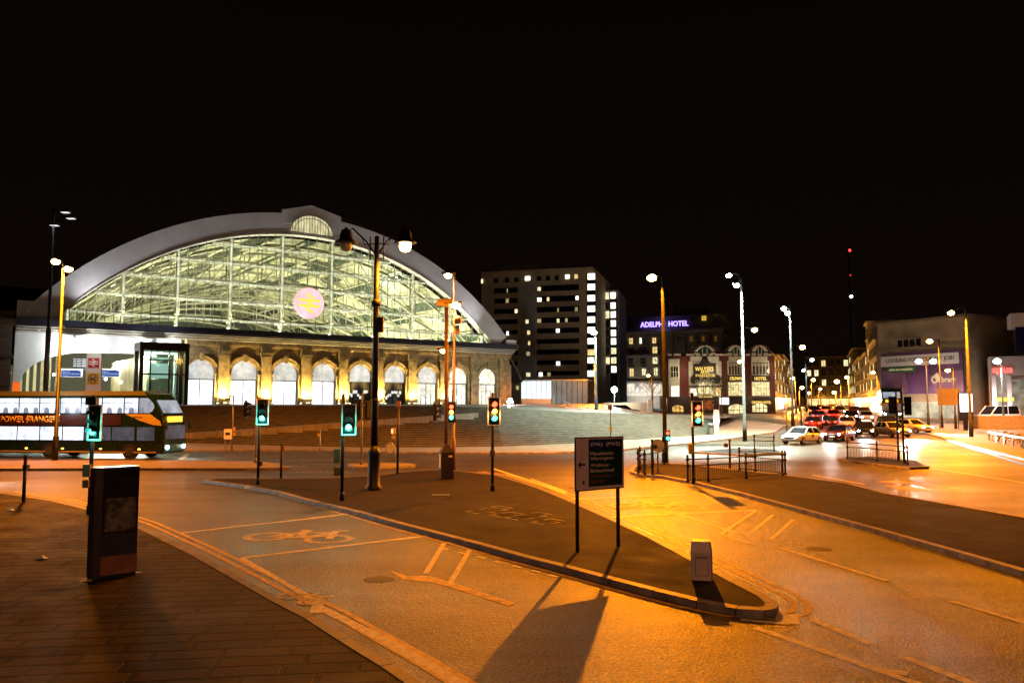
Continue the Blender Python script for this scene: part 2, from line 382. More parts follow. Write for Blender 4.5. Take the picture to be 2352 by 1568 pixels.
# ---- paint on the road
LIFT = [0]
def strip(mb, pts, w, dz=.006):
    LIFT[0] += 1; dz += (LIFT[0] % 60)*.00012
    for i in range(len(pts)-1):
        a, b = pts[i], pts[i+1]; d = (b-a).to_2d().normalized(); n = Vector((-d.y, d.x, 0))*w*.62
        m = max(1, int((b-a).length/3))
        for k in range(m):
            p = a.lerp(b, k/m); q = a.lerp(b, (k+1)/m)
            vs = [p-n, q-n, q+n, p+n]; mb.quad(*[(v.x, v.y, gz(v.y)+dz) for v in vs])
def pxl(*pp): return [gp(x, y) for x, y in pp]
def side(pts, w):                # offset an open line sideways (to its left for w>0)
    out = []
    for i, p in enumerate(pts):
        d = (pts[min(i+1, len(pts)-1)]-pts[max(i-1, 0)]).to_2d().normalized(); out.append(p+Vector((-d.y, d.x, 0))*w)
    return out
yl = MB(); k0 = [gp(x, y) for x, y in K1[1:]]
k0 = [p+Vector((0,0,0)) for p in k0]
for w in (.32, .56): strip(yl, side(k0, w), .09)
core = [gp(x, y) for x, y in ISL]
right = core[13:25]
for w in (.30, .56): strip(yl, side(core[4:27], -w), .09)
for w in (.25, .47): strip(yl, side([gp(x, y) for x, y in RISL[13:21]], -w), .08)
struct(yl.build('double_yellow_lines', M_yell))
wl = MB()
strip(wl, pxl((413,1224),(560,1207),(700,1192),(860,1172)), .13)
strip(wl, pxl((555,1281),(690,1265),(982,1230)), .16)
strip(wl, pxl((555,1281),(640,1330),(728,1384)), .10)
strip(wl, pxl((734,1376),(724,1408)), .16)
strip(wl, pxl((732,1394),(870,1462),(1000,1535),(1090,1590)), .16)
strip(wl, pxl((1296,1147),(1573,1136)), .14); strip(wl, pxl((1388,1188),(1738,1171)), .16)
strip(wl, pxl((1560,1181),(1701,1227)), .12); strip(wl, pxl((1791,1257),(2035,1333)), .12); strip(wl, pxl((2185,1380),(2420,1450)), .12)
for a, b in (((1738,1171),(1655,1227)), ((1776,1182),(1723,1224)), ((1822,1193),(1771,1239))): strip(wl, pxl(a, b), .10)
strip(wl, pxl((1660,1228),(1722,1248)), .1)
for a, b in (((1022,1244),(978,1317)), ((1079,1262),(1032,1343)), ((1022,1244),(1079,1262))): strip(wl, pxl(a, b), .10)
strip(wl, pxl((1736,1442),(2100,1568),(2200,1605)), .13); strip(wl, pxl((1866,1424),(2004,1480)), .14); strip(wl, pxl((2077,1509),(2228,1568),(2300,1600)), .14)
strip(wl, pxl((1700,1423),(1812,1432)), .14); strip(wl, pxl((1805,1410),(1812,1433)), .3)
strip(wl, pxl((2010,1535),(2085,1548)), .14)
strip(wl, pxl((1130,1075),(1260,1118),(1300,1133)), .12)
for k in range(7):               # dashes beside the island kerb
    strip(wl, pxl((1010+k*42,1257+k*10.5),(1030+k*42,1262+k*10.5)), .08)
strip(wl, pxl((1220,1100),(1300,1128)), .1)
strip(wl, pxl((1865,1090),(1985,1112)), .11); strip(wl, pxl((2085,1108),(2200,1122)), .11); strip(wl, pxl((2105,1070),(2352,1108)), .11)
strip(wl, pxl((430,1043),(415,1055)), .3)
for x0, x1, y in ((690,760,1054),(690,760,1066),(620,700,1071),(680,790,1084)):      # studs of the crossing
    n = 9
    for k in range(n):
        x = x0+(x1-x0)*k/(n-1); strip(wl, pxl((x, y),(x+5, y)), .14)
struct(wl.build('road_markings', M_paint))
def bike_paint(cx, cy, L, ang):
    """cycle symbol laid on the road, stretched along the lane"""
    mb = MB(); c = gp(cx, cy); f = Vector((math.cos(ang), math.sin(ang), 0)); s = Vector((-f.y, f.x, 0))
    P = lambda a, b: c+f*a*L+s*b*L
    for w0 in (-.31, .31):
        ring = [P(w0+.2*math.cos(2*PI*k/18), -.12+.2*math.sin(2*PI*k/18)) for k in range(19)]; strip(mb, ring, .062*L)
    for a, b in (((-.31,-.12),(-.1,.18)),((-.1,.18),(.2,.2)),((.2,.2),(.31,-.12)),((-.1,.18),(0,-.12)),((0,-.12),(.2,.2)),((-.31,-.12),(0,-.12)),((.2,.2),(.17,.34)),((.17,.34),(.28,.36)),((-.1,.18),(-.13,.28)),((-.2,.29),(-.06,.29))):
        strip(mb, [P(*a), P(*b)], .062*L)
    return mb
struct(bike_paint(700, 1230, 2.9, math.radians(-14)).build('cycle_symbol', M_worn))
struct(bike_paint(1510, 1160, 3.2, math.radians(-14)).build('cycle_symbol', M_worn))
struct(bike_paint(1400, 1226, 1.6, math.radians(-40)).build('cycle_symbol', M_worn))
struct(bike_paint(705, 1372, 1.1, math.radians(-42)).build('cycle_symbol', M_worn))
# turn arrows
ar = MB()
def poly_on_road(mb, pp, dz=.007):
    pts = [gp(x, y) for x, y in pp]; tri = tessellate_polygon([[Vector((p.x, p.y, 0)) for p in pts]])
    mb.add([(p.x, p.y, gz(p.y)+dz) for p in pts], [tuple(t) for t in tri])
poly_on_road(ar, [(896,1310),(925,1330),(985,1336),(1030,1347),(1170,1392),(1182,1385),(1040,1338),(985,1322),(935,1323)])
poly_on_road(ar, [(2030,1114),(2080,1117),(2140,1127),(2095,1128),(2060,1122)])
poly_on_road(ar, [(2010,1106),(2060,1103),(2115,1110),(2060,1109)])
struct(ar.build('lane_arrows', M_yell))
# worn lettering on the island: elongated faded strokes in four short words
fl = MB()
for (x0, y0, n) in ((1075,1172,5),(1130,1180,3),(1165,1186,5),(1225,1196,3)):
    for k in range(n):
        x = x0+k*15; y = y0-k*2.6
        a, b = gp(x, y, .135), gp(x+34, y+5.5, .135)
        d = (b-a).to_2d().normalized(); nn = Vector((-d.y, d.x, 0))
        for w in (-.16, .16):
            p, q = a+nn*w, b+nn*w
            fl.quad(*[(v.x, v.y, .126) for v in (p-nn*.04, q-nn*.04, q+nn*.04, p+nn*.04)])
        e = b if k % 2 else a
        fl.quad(*[(v.x, v.y, .126) for v in (e-nn*.2, e-nn*.2+Vector((d.x,d.y,0))*.1, e+nn*.2+Vector((d.x,d.y,0))*.1, e+nn*.2)])
struct(fl.build('pavement_lettering', plain('faded_lettering', (.20,.17,.11), .7, var=.5, scale=5.0)))
# iron covers in the road
for px_, py_ in ((870,1330),(1880,1260),(1320,1120)):
    p_ = gp(px_, py_); mb = MB(); mb.lathe([(.31,0),(.31,.003),(.3,.004),(.02,.004)], (0,0,0), 24); struct(mb.build('manhole_cover', plain('cast_iron', (.03,.025,.02), .7, 0.0, .3, 20, .4), None, (p_.x, p_.y, gz(p_.y)+.002)))
# drain cover on the island
mb = MB(); p = gp(1762/1.7415, 1980/1.7415, .12); mb.box(-.35,.35,-.3,.3,0,.012)
struct(mb.build('drain_cover', M_blk, None, (p.x, p.y, .124)))

# ================================================================== TERRACE AND PLAZA
ST = Frame((-48.275, 86.465), (-3.009, 119.313), 3.6)
top_px = [(150,931),(300,931),(440,931),(560,931),(700,931),(850,931),(1000,932),(1130,935),(1220,941),(1330,946),(1440,949),(1540,952),(1640,962)]
NS = 20
F = [gp(x, y, .1) for x, y in STEPF]
T = []
for i, (x, y) in enumerate(top_px):
    yy = F[i].y+11.0+(0 if i < 7 else (i-7)*.2); T.append(at(x, y, yy))
def lerp_curve(c, t):
    k = t*(len(c)-1); i = min(int(k), len(c)-2); return c[i].lerp(c[i+1], k-i)
MS = 150
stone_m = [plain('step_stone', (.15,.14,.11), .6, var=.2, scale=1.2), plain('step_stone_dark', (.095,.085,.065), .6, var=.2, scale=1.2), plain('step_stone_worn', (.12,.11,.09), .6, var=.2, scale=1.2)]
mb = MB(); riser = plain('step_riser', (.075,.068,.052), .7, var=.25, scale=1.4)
for j in range(NS):
    off = random.random(); last = None
    for i in range(MS):
        t0, t1 = i/MS, (i+1)/MS
        A0, A1 = lerp_curve(F, t0), lerp_curve(F, t1); B0, B1 = lerp_curve(T, t0), lerp_curve(T, t1)
        fr = lambda a, b, k: a.lerp(b, k)
        p0, p1 = fr(A0, B0, j/NS), fr(A1, B1, j/NS); q0, q1 = fr(A0, B0, (j+1)/NS), fr(A1, B1, (j+1)/NS)
        # riser at the front, tread at the height of the step's back edge
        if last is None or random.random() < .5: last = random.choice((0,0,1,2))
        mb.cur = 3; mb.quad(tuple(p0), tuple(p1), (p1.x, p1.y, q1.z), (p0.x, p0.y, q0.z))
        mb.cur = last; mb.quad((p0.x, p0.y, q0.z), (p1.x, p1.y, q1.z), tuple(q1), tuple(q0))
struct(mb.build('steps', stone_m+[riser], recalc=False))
# side wall closing the right end of the steps, and the low ramp that crosses the flight
t = thing('terrace_wall', 'pale stone end wall closing the right end of the wide steps', 'wall', (F[-1].x, F[-1].y, F[-1].z))
mb = MB(); a = F[-1]; b = T[-1]; d = b-a
d2 = Vector((d.y, -d.x, 0)).normalized()*.5
vs = [(0,0,-.3),(d.x,d.y,-.3),(d.x,d.y,d.z+1.0),(0,0,1.0)]
vs2 = [(v[0]+d2.x, v[1]+d2.y, v[2]) for v in vs]
mb.add(vs+vs2, [(0,1,2,3),(7,6,5,4),(0,4,5,1),(1,5,6,2),(2,6,7,3),(3,7,4,0)])
mb.build('wall_body', plain('pale_wall_stone', (.22,.22,.19), .6, var=.15, scale=1), t)
mb = MB(); mb.bar((d2.x/2, d2.y/2, 1.05), (d.x+d2.x/2, d.y+d2.y/2, d.z+1.05), .6, .1); mb.build('coping', M_pale, t)
mb = MB(); ramp = []
for i in range(41):
    t0 = .14+.42*i/40; k = .04+.62*(i/40)**1.1
    ramp.append((lerp_curve(F, t0).lerp(lerp_curve(T, t0), k), lerp_curve(F, t0).lerp(lerp_curve(T, t0), min(1, k+.16))))
for i in range(40):
    (a0, a1), (b0, b1) = ramp[i], ramp[i+1]; za = a1.z+.06; zb = b1.z+.06
    mb.add([(a0.x,a0.y,za),(b0.x,b0.y,zb),(b1.x,b1.y,zb),(a1.x,a1.y,za),(a0.x,a0.y,za-1.0),(b0.x,b0.y,zb-1.0)], [(0,1,2,3),(0,4,5,1)])
struct(mb.build('ramp', M_plaza, recalc=False))
# plaza between the top step and the buildings
back = [ST.world(u, 0, 0) for u in (-14,-4,4,12,20,30,40,50,58)]
back = back+[at(1250,926,128), at(1400,927,120), Vector((at(1545,926,122).x,122,gz(122)+.4)), Vector((at(1690,926,122).x,122,gz(122)+.2))]
mb = MB(); n = len(T)
for i in range(n-1):
    mb.quad(tuple(T[i]), tuple(T[i+1]), tuple(back[i+1]), tuple(back[i]))
b2 = [at(x, 926, 190) for x in (1250,1400,1560,1700)]
for i in range(1): mb.quad(tuple(back[9+i]), tuple(back[10+i]), tuple(b2[i+1]), tuple(b2[i]))
mb.quad(tuple(back[8]), tuple(back[9]), tuple(b2[0]))
mb.quad(tuple(T[0]), tuple(back[0]), (back[0].x-60, back[0].y, 3.6), (T[0].x-60, T[0].y, T[0].z))
struct(mb.build('plaza', M_plaza, recalc=False))
# ================================================================== STATION
st = thing('station_building', 'long station with a huge lit glass arched gable above a row of stone arches', 'station', ST.loc(), ST.rz)
CX, CZc, RI, RO = 27.0, -16.8, 38.6, 41.2
A0 = math.asin((9.0-CZc)/RI)
bays = [13.95+5.15*i for i in range(9)]
mb = MB()
for i, c in enumerate(bays):
    u0 = 11.6 if i == 0 else (bays[i-1]+c)/2; u1 = 58.6 if i == 8 else (bays[i+1]+c)/2
    r = 1.62
    poly = [(u0,-.1),(c-r,-.1),(c-r,3.7)]+[(c-r*math.cos(PI*k/16), 3.7+r*math.sin(PI*k/16)) for k in range(1,16)]+[(c+r,3.7),(c+r,-.1),(u1,-.1),(u1,7.0),(u0,7.0)]
    mb.xz(poly, 0, .8)
mb.box(58.6, 59.2, 0, 12, -1.5, 7.0)
mb.build('wall', M_stone, st)
pil = [16.55+5.15*i for i in range(9)]
for u in pil:
    mb = MB(); w = .64
    mb.box(u-w-.1,u+w+.1,-.5,-.002,-.1,.5); mb.box(u-w,u+w,-.36,-.002,.5,5.75)
    mb.box(u-w-.06,u+w+.06,-.44,-.002,5.75,5.9); mb.box(u-w,u+w,-.36,-.002,5.9,6.1); mb.box(u-w-.14,u+w+.14,-.52,-.002,6.1,6.34); mb.box(u-w-.02,u+w+.02,-.4,-.002,6.34,7.0)
    mb.build('pilaster', M_stone2, st)
M_arcwin = [glow('arch_glow_white', (.90,.93,1.0), 2.3, .3, 1.3), glow('arch_glow_warm', (.95,.92,.74), 1.1, .45, 1.1), glow('arch_glow_grey', (.86,.88,.86), .72, .4, .9)]
M_bronze = plain('window_bar', (.05,.045,.035), .5)
for i, c in enumerate(bays):
    r = 1.6
    mb = MB(); mb.arcband(c, 3.7, 1.62, 2.0, -.14, -.002, 0, PI, 20); mb.arcband(c, 3.7, 2.0, 2.12, -.24, -.002, 0, PI, 20)
    mb.box(c-.2,c+.2,-.34,-.15,5.15,6.05)
    for s in (-1, 1):
        x = c+s*1.82; mb.box(x-.3,x+.3,-.26,-.002,3.5,3.7); mb.box(x-.2,x+.2,-.14,-.002,0,3.5)
    mb.build('arch_moulding', M_stone2, st)
    lower = M_arcwin[0] if i < 4 else M_arcwin[1]
    mb = MB(); mb.cur = 0
    mb.xz([(c-r,2.95),(c+r,2.95),(c+r,3.7)]+[(c+r*math.cos(PI*k/16), 3.7+r*math.sin(PI*k/16)) for k in range(1,16)]+[(c-r,3.7)], .45, .5)
    mb.cur = 1; mb.box(c-r,c+r,.45,.5,-.08,2.95)
    w = mb.build('window', [M_arcwin[2] if i < 7 else M_arcwin[1], lower if i not in (4,5) else plain('dim_foyer', (.06,.055,.045), .4)], st)
    fb = MB(); fb.box(c-r,c+r,.38,.448,2.86,3.0); fb.box(c-.05,c+.05,.38,.448,-.08,2.86); fb.box(c-r,c-r+.1,.38,.448,-.08,2.86); fb.box(c+r-.1,c+r,.38,.448,-.08,2.86)
    for x in (-.8,.8): fb.box(c+x-.03,c+x+.03,.39,.447,-.08,2.0)
    fb.build('window_frame', M_bronze, w)
    if i >= 4:                      # lit notices stuck on the glass
        for k in range(9):
            nb = MB()
            x = c-1.35+.3*k+random.uniform(-.05,.05); z = random.choice((.95,1.25,1.6))+random.uniform(-.08,.08); a = random.uniform(.1,.17); h = random.uniform(.12,.24)
            nb.box(x-a,x+a,.36+k*.0015,.377,z-h,z+h); nb.build('notice', glow('notice_lit', (.95,.93,.82), .95), w)
# entablature
mb = MB(); mb.box(12.2,59.3,-.25,.8,7.0,7.25); mb.box(12.2,59.5,-.12,.8,7.25,7.6); mb.build('entablature', M_stone2, st)
mb = MB()
for k, (z, o) in enumerate(((7.62,.5),(7.86,.75),(8.1,1.0))): mb.box(-5,59.6+.1*k,-o,.8,z,z+.13)
mb.build('ledge', M_pale, st)
mb = MB()
for k, (z, o) in enumerate(((7.75,.42),(7.99,.66),(8.23,.85))): mb.box(-5,59.5+.1*k,-o,.79,z+.002,z+.109)
mb.box(-5,60.0,-1.25,1.2,8.34,9.0); mb.build('fascia', M_navy, st)
# white portal with a wide flat arch on the left
mb = MB()
arc = [(-4.35+6.6*(1-math.cos(PI/2*k/12)), 2.2+3.5*math.sin(PI/2*k/12)) for k in range(13)]
mb.xz([(-5,-.1),(-4.35,-.1)]+arc+[(11.6,5.75),(11.6,7.6),(-5,7.6)], -.1, .75)
mb.box(11.0,11.6,-.1,.75,-.1,5.75)
mb.build('portal', M_white, st)
mb = MB(); mb.box(-5.02,-4.33,-.14,-.102,-.1,2.3); mb.build('portal_panel', glow('orange_panel', (1.0,.16,.01), .9), st)
# white arched rim of the gable
mb = MB(); mb.arcband(CX, CZc, RI, RO, -.6, .9, A0-.02, PI-A0+.045, 96)
mb.xz([(-5.0,9.02),(-.6,9.02),(-.4,13.2),(-2.3,11.7),(-3.3,10.9),(-5.0,10.9)], -.58, .88)
mb.build('gable_rim', M_white, st)
mb = MB(); mb.arcband(CX, CZc, RI-.16, RI-.004, -.7, .5, A0-.01, PI-A0+.01, 96); mb.build('rim_soffit', M_pale, st)
mb = MB(); mb.box(57.9,59.9,-.9,1.2,9.02,9.7); mb.build('end_block', M_white, st)
# pediment with its fan light
mb = MB(); mb.xz([(23.1,23.0),(31.1,23.0),(31.1,24.8),(27.0,25.75),(23.1,24.6)], -.66, .85); mb.build('pediment', M_white, st)
fan = [(27.1-2.9*math.cos(PI*k/24), 21.95+2.4*math.sin(PI*k/24)) for k in range(25)]
mb = MB(); mb.xz(fan, -.72, -.665); w = mb.build('fan_window', glow('fan_glow', (1.0,.9,.5), .62, .6, .9, (2,1,.6)), st)
mb = MB()
for k in range(-7, 8):
    x = 27.1+k*.37; h = 2.4*math.sqrt(max(0, 1-((x-27.1)/2.9)**2))
    if h > .1: mb.box(x-.02,x+.02,-.77,-.722,21.97,21.95+h)
for s in (1.0, .84):
    for k in range(24):
        t0, t1 = PI*k/24, PI*(k+1)/24
        mb.bar((27.1-2.9*s*math.cos(t0), -.745, 21.95+2.4*s*math.sin(t0)), (27.1-2.9*s*math.cos(t1), -.745, 21.95+2.4*s*math.sin(t1)), .07, .06)
mb.bar((24.1,-.745,21.95),(30.1,-.745,21.95),.1,.1)
mb.build('window_frame', M_bronze, w)
# glazing of the gable: panes, glazing bars, lattice posts and girders
def archz(u, r=RI): return CZc+math.sqrt(max(0, r*r-(u-CX)**2))
mb = MB(); n = 60; us = [CX+RI*math.cos(A0)*(2*k/n-1) for k in range(n+1)]
mb.xz([(us[0],9.0)]+[(us[-1-k], 9.0) if k == 0 else (us[-1-k], archz(us[-1-k])-.02) for k in range(0, n)], .12, .14)
mb.build('gable_glass', M_gclear, st)
posts = [-.2,5.25,11.1,17.2,23.65,30.35,36.55,42.5,48.7,54.3]
mb = MB(); edges = posts
for a, b in zip(posts[:-1], posts[1:]):
    for k in range(1, 6):
        u = a+(b-a)*k/6; mb.box(u-.035,u+.035,.06,.118,9.0,archz(u)-.1)
for u in posts: mb.box(u+.13,u+.2,.02,.118,9.0,archz(u)-.1)
M_stglow = glow('lit_steel_glow', (1,.95,.70), 1.15, .55, 1.6)  # glow standing in for light on the steel posts and girders
girds = [10.45,12.72,15.05,17.45,19.8]
for z in girds:
    h = math.sqrt(RI**2-(z-CZc)**2); mb.box(CX-h+.1,CX+h-.1,.03,.119,z-.05,z+.05)
mb.build('glazing_bars', plain('glazing_bar', (.30,.28,.19), .5), st)
for u in posts:                       # twisted-looking lattice posts just behind the glass
    top = archz(u)-.25; mb = MB()
    if top < 9.6: continue
    for y in (.35, 1.05): mb.box(u-.11,u+.11,y-.05,y+.05,9.0,top)
    z = 9.0; k = 0
    while z < top-.3:
        z2 = min(z+.62, top); a, b = (.35,1.05) if k % 2 else (1.05,.35)
        mb.bar((u-.05,a,z),(u+.05,b,z2),.1,.1); z = z2; k += 1
    mb.build('lattice_post', M_steel, st)
    mb = MB(); mb.box(u-.1,u+.1,.22,.27,9.0,top); mb.build('steel_glow', M_stglow, st)
for z in girds:
    h = math.sqrt(RI**2-(z-CZc)**2)-.3; mb = MB()
    for y in (.38, 1.0): mb.box(CX-h,CX+h,y-.08,y+.08,z-.40,z-.14)
    u = CX-h; k = 0
    while u < CX+h-.8:
        a, b = (.38,1.0) if k % 2 else (1.0,.38); mb.bar((u,a,z-.26),(u+.85,b,z-.26),.08,.08); u += .85; k += 1
    mb.build('girder', M_steel, st)
    mb = MB(); mb.box(CX-h,CX+h,.22,.27,z-.34,z-.2); mb.build('steel_glow', M_stglow, st)
# inner vault and its arched ribs
mb = MB(); na, nv = 44, 14
for j in range(nv):
    y0 = 1.4+j*5.4; y1 = y0+5.4
    for i in range(na):
        t0 = .52+(PI-1.04)*i/na; t1 = .52+(PI-1.04)*(i+1)/na
        mb.cur = 1 if (i % 4 in (1,) or random.random() < .22) else 0
        P = lambda t, y: (CX+38.3*math.cos(t), y, CZc+38.3*math.sin(t))
        mb.quad(P(t0,y0),P(t1,y0),P(t1,y1),P(t0,y1))
mb.build('vault_lining', [M_roofp, M_roofd], st, recalc=False)
mb = MB(); mb.arcband(CX, CZc, 40.6, 40.9, .95, 77, .52, PI-.52, 48); mb.build('roof', plain('roof_covering', (.02,.02,.022), .6), st)
mb = MB()
for u in range(8, 47, 3): mb.bar((u, 1.0, archz(u,40.95)), (u, 1.0, archz(u,40.95)+1.1), .05)
for a in range(8, 44, 3): mb.bar((a, 1.0, archz(a,40.95)+1.1), (a+3, 1.0, archz(a+3,40.95)+1.1), .05)
mb.build('roof_rail', M_grey, st)
for y in (4.5, 12, 20, 29, 39, 50, 62):
    mb = MB(); pu = []; pl = []
    for k in range(25):
        s = -1+2*k/24; u = CX+27.5*s; pu.append(Vector((u, y, archz(u, 37.9)))); zl = 7.4+8.6*(1-s*s); pl.append(Vector((u, y, min(zl, pu[-1].z-.15))))
    for k in range(24):
        mb.bar(pu[k], pu[k+1], .3, .34); mb.bar(pl[k], pl[k+1], .22, .26)
        if k % 2 == 0:
            mb.bar(pl[k], pu[k], .12); mb.bar(pl[k], pu[k+2], .09) if k < 12 else mb.bar(pu[k], pl[k+2], .09)
    for s in (-1, 1):
        u = CX+27.5*s; mb.bar((u,y,0),(u,y,8),.35,.35)
    mb.build('roof_truss', plain('truss_paint', (.26,.25,.18), .5, var=.15), st)
mb = MB()
for t in [.56+(PI-1.12)*k/16 for k in range(17)]:
    mb.bar((CX+37.9*math.cos(t), 1.5, CZc+37.9*math.sin(t)), (CX+37.9*math.cos(t), 76, CZc+37.9*math.sin(t)), .16, .2)
mb.build('purlin', M_steel, st)
mb = MB(); mb.box(-8,62,1.2,77,-.25,-.05); mb.build('hall_floor', plain('hall_floor', (.4,.38,.34), .35), st)
mb = MB(); mb.box(-9,63,77,77.4,-.2,22); mb.build('hall_end', plain('hall_end', (.05,.055,.045), .7), st)
mb = MB(); mb.box(-6,-5.6,1.2,77,-.2,6); mb.box(60,60.4,1.2,77,-.2,6); mb.box(9.2,9.5,1.2,30,-.2,6); mb.build('hall_side', plain('hall_side', (.3,.28,.2), .7, var=.3, scale=.4), st)
lw = (1,.95,.64)
for u, v, z, e in ((8,9,6,10500),(27,10,7,7500),(46,9,6,14000),(27,26,7,13000),(9,26,6,18000),(45,26,6,20000),(27,50,7,14000),(50,4,8,4600),(3,3,4.6,3000)):
    light('POINT', 'hall_lamp', (u, v, z), e, lw, st, .4)
for u in posts[1:-1]:
    light('SPOT', 'post_spot', (u, -.5, 9.15), 3000, (1,.92,.62), st, .06, (0,.05,1), math.radians(48), .5); light('SPOT', 'post_spot', (u, .7, 9.12), 1500, (1,.93,.68), st, .1, (0,.02,1), math.radians(70))  # spots outside the glass are added to brighten the posts
for u, v, z in ((1.5,4,3.6),(3.6,6,3.9),(4.4,4,2.9),(5.6,7,4.2),(6.2,5,2.6),(2.6,9,4.6),(-.5,7,3.4)):
    mb = MB(); mb.ball((u,v,z), .16, 10); mb.build('globe_lamp', glow('hall_globe', (1,.95,.8), 14), st)
# round rail emblem hung on the gable glass
def rail_arrows(parent, mat, u, y, z, s, name='rail_arrows', t=.05):
    mb = MB(); w = .2*s
    for p, q in (((-.95,.22),(.95,.22)), ((-.95,-.22),(.95,-.22)), ((-.36,.22),(.36,-.22)), ((-.28,.8),(.5,.22)), ((-.5,-.22),(.28,-.8))):
        P = Vector((p[0], p[1])); Q = Vector((q[0], q[1])); d = (Q-P).normalized(); nn = Vector((-d.y, d.x))*.105
        k = len(mb.v)
        mb.xz([(u+s*(P-nn).x, z+s*(P-nn).y),(u+s*(Q-nn).x, z+s*(Q-nn).y),(u+s*(Q+nn).x, z+s*(Q+nn).y),(u+s*(P+nn).x, z+s*(P+nn).y)], y-t, y)
        t += .003
    return mb.build(name, mat, parent)
eu, ez = 27.1, 13.0
lg = thing('rail_emblem', 'round pink lit emblem with yellow double arrows hung on the glass gable', 'sign', ST.world(eu, -.2, ez), ST.rz)
mb = MB(); mb.arcband(0, 0, .001, 2.0, -.12, .1, 0, 2*PI, 40); mb.build('disc', glow('pink_disc', (1.0,.55,.58), 1.25, .25, .5), lg)
rail_arrows(lg, glow('arrow_yellow', (1.0,.5,.06), 1.8), 0, -.125, 0, 1.55)
# uplights at the foot of the arcade
M_fix = glow('uplight_lens', (1.0,.85,.45), 30)
for i, u in enumerate(pil[:7]):
    f = thing('ground_uplight', 'small ground uplight washing the foot of the %s pilaster from the black lift tower' % ('first','second','third','fourth','fifth','sixth','seventh')[i], 'uplight', ST.world(u, -1.1, 0), ST.rz, 'uplights along the arcade')
    mb = MB(); mb.box(-.2,.2,-.12,.12,0,.14); mb.build('housing', M_blk, f)
    mb = MB(); mb.box(-.15,.15,-.09,.09,.142,.165); mb.build('lens', M_fix, f)
    light('SPOT', 'uplight_lamp', (0, 0, .3), 5600, (1.0,.70,.22), f, .08, (0,.34,1), math.radians(100), .9)
for i, c in enumerate(bays[:7]):
    for s in ((-1, 1) if i else (1,)):
        f = thing('ground_uplight', 'small ground uplight at the %s foot of the %s lit arch' % ('left' if s < 0 else 'right', ('first','second','third','fourth','fifth','sixth','seventh')[i]), 'uplight', ST.world(c+s*1.82, -.75, 0), ST.rz, 'uplights along the arcade')
        mb = MB(); mb.box(-.14,.14,-.1,.1,0,.12); mb.build('housing', M_blk, f)
        mb = MB(); mb.box(-.1,.1,-.07,.07,.122,.14); mb.build('lens', M_fix, f)
        light('SPOT', 'uplight_lamp', (0, 0, .25), 1300, (1.0,.68,.2), f, .06, (0,.25,1), math.radians(80), .9)
# white floodlights over the portal
for u, e, lab in ((.5, 1500, 'white floodlight on a bracket over the left end of the white portal'), (8.6, 1500, 'white floodlight on a bracket beside the black lift tower')):
    f = thing('floodlight', lab, 'floodlight', ST.world(u, -.15, 6.75), ST.rz)
    mb = MB(); mb.bar((0,0,0),(0,-1.2,.1),.08); mb.build('bracket', M_grey, f)
    mb = MB(); mb.box(-.3,.3,-1.5,-1.2,-.06,.26); mb.build('housing', M_grey, f)
    mb = MB(); mb.box(-.26,.26,-1.54,-1.502,-.03,.23); mb.ball((0,-1.4,-.1), .12); mb.build('lens', glow('flood_lens', (.95,1,1), 60), f)
    light('POINT', 'flood_lamp', (0, -1.7, -.35), e, (.95,1,.98), f, .1)
for u in (2, 12, 21, 33, 42, 51):      # unseen lights added before the cornice to brighten the white rim
    light('SPOT', 'rim_fill', (u, -2.6, 8.8), 2500, (.98,.95,1.0), st, .3, ((27-u)*.012,.16,1), math.radians(115), .9)
# things seen in the portal
def plate(name, label, cat, px0, py0, px1, py1, v, mats, thick=.12):
    u0, z1 = ST.uv(px0, py0, v); u1, z0 = ST.uv(px1, py1, v)
    w, h = abs(u1-u0), abs(z1-z0)
    o = thing(name, label, cat, ST.world((u0+u1)/2, v, (z0+z1)/2), ST.rz)
    mb = MB(); mb.box(-w/2,w/2,0,thick,-h/2,h/2); mb.build('board', mats, o)
    return o, w, h
M_blue = plain('blue_sheet', (.015,.09,.40), .4, var=.1); M_txt = glow('lit_lettering', (.9,.95,1), .9)
for i, (x0, x1, lab) in enumerate(((140,190,'blue welcome banner on white over the left entrance doors'),(231,277,'blue welcome banner on white over the entrance doors beside the lift tower'))):
    o, w, h = plate('welcome_banner', lab, 'banner', x0, 846, x1, 866, 1.5, M_wsign)
    o['group'] = 'welcome banners over the entrance'
    mb = MB(); mb.xz([(-w*.47,-h*.42),(w*.40,-h*.42),(w*.40,h*.2),(w*.25,h*.34),(-w*.47,h*.34)], -.02, -.002); mb.build('banner_field', glow('banner_blue', (.02,.12,.55), .5, .3, .8), o)
    words('Welcome to', M_txt, o, (-w*.26,-.022,h*.12), (1,0,0), (0,0,1), w*.32, h*.14)
    words('Liverpool Lime Street Station', M_txt, o, (-w*.03,-.022,-h*.12), (1,0,0), (0,0,1), w*.8, h*.18)
    light('POINT', 'banner_lamp', (0,-1.2,.8), 60, (1,.95,.8), o, .1)
o, w, h = plate('departure_board', 'dark blue departure board with white lines inside the portal', 'board', 168, 820, 200, 852, 3.0, M_navy)
mb = MB()
for k in range(5):
    for a, b in ((-.46,-.3),(-.24,.05),(.1,.42)):
        mb.box(w*a, w*b*random.uniform(.9,1), -.01, -.002, h*(.34-k*.13), h*(.39-k*.13))
mb.build('board_lines', M_txt, o)
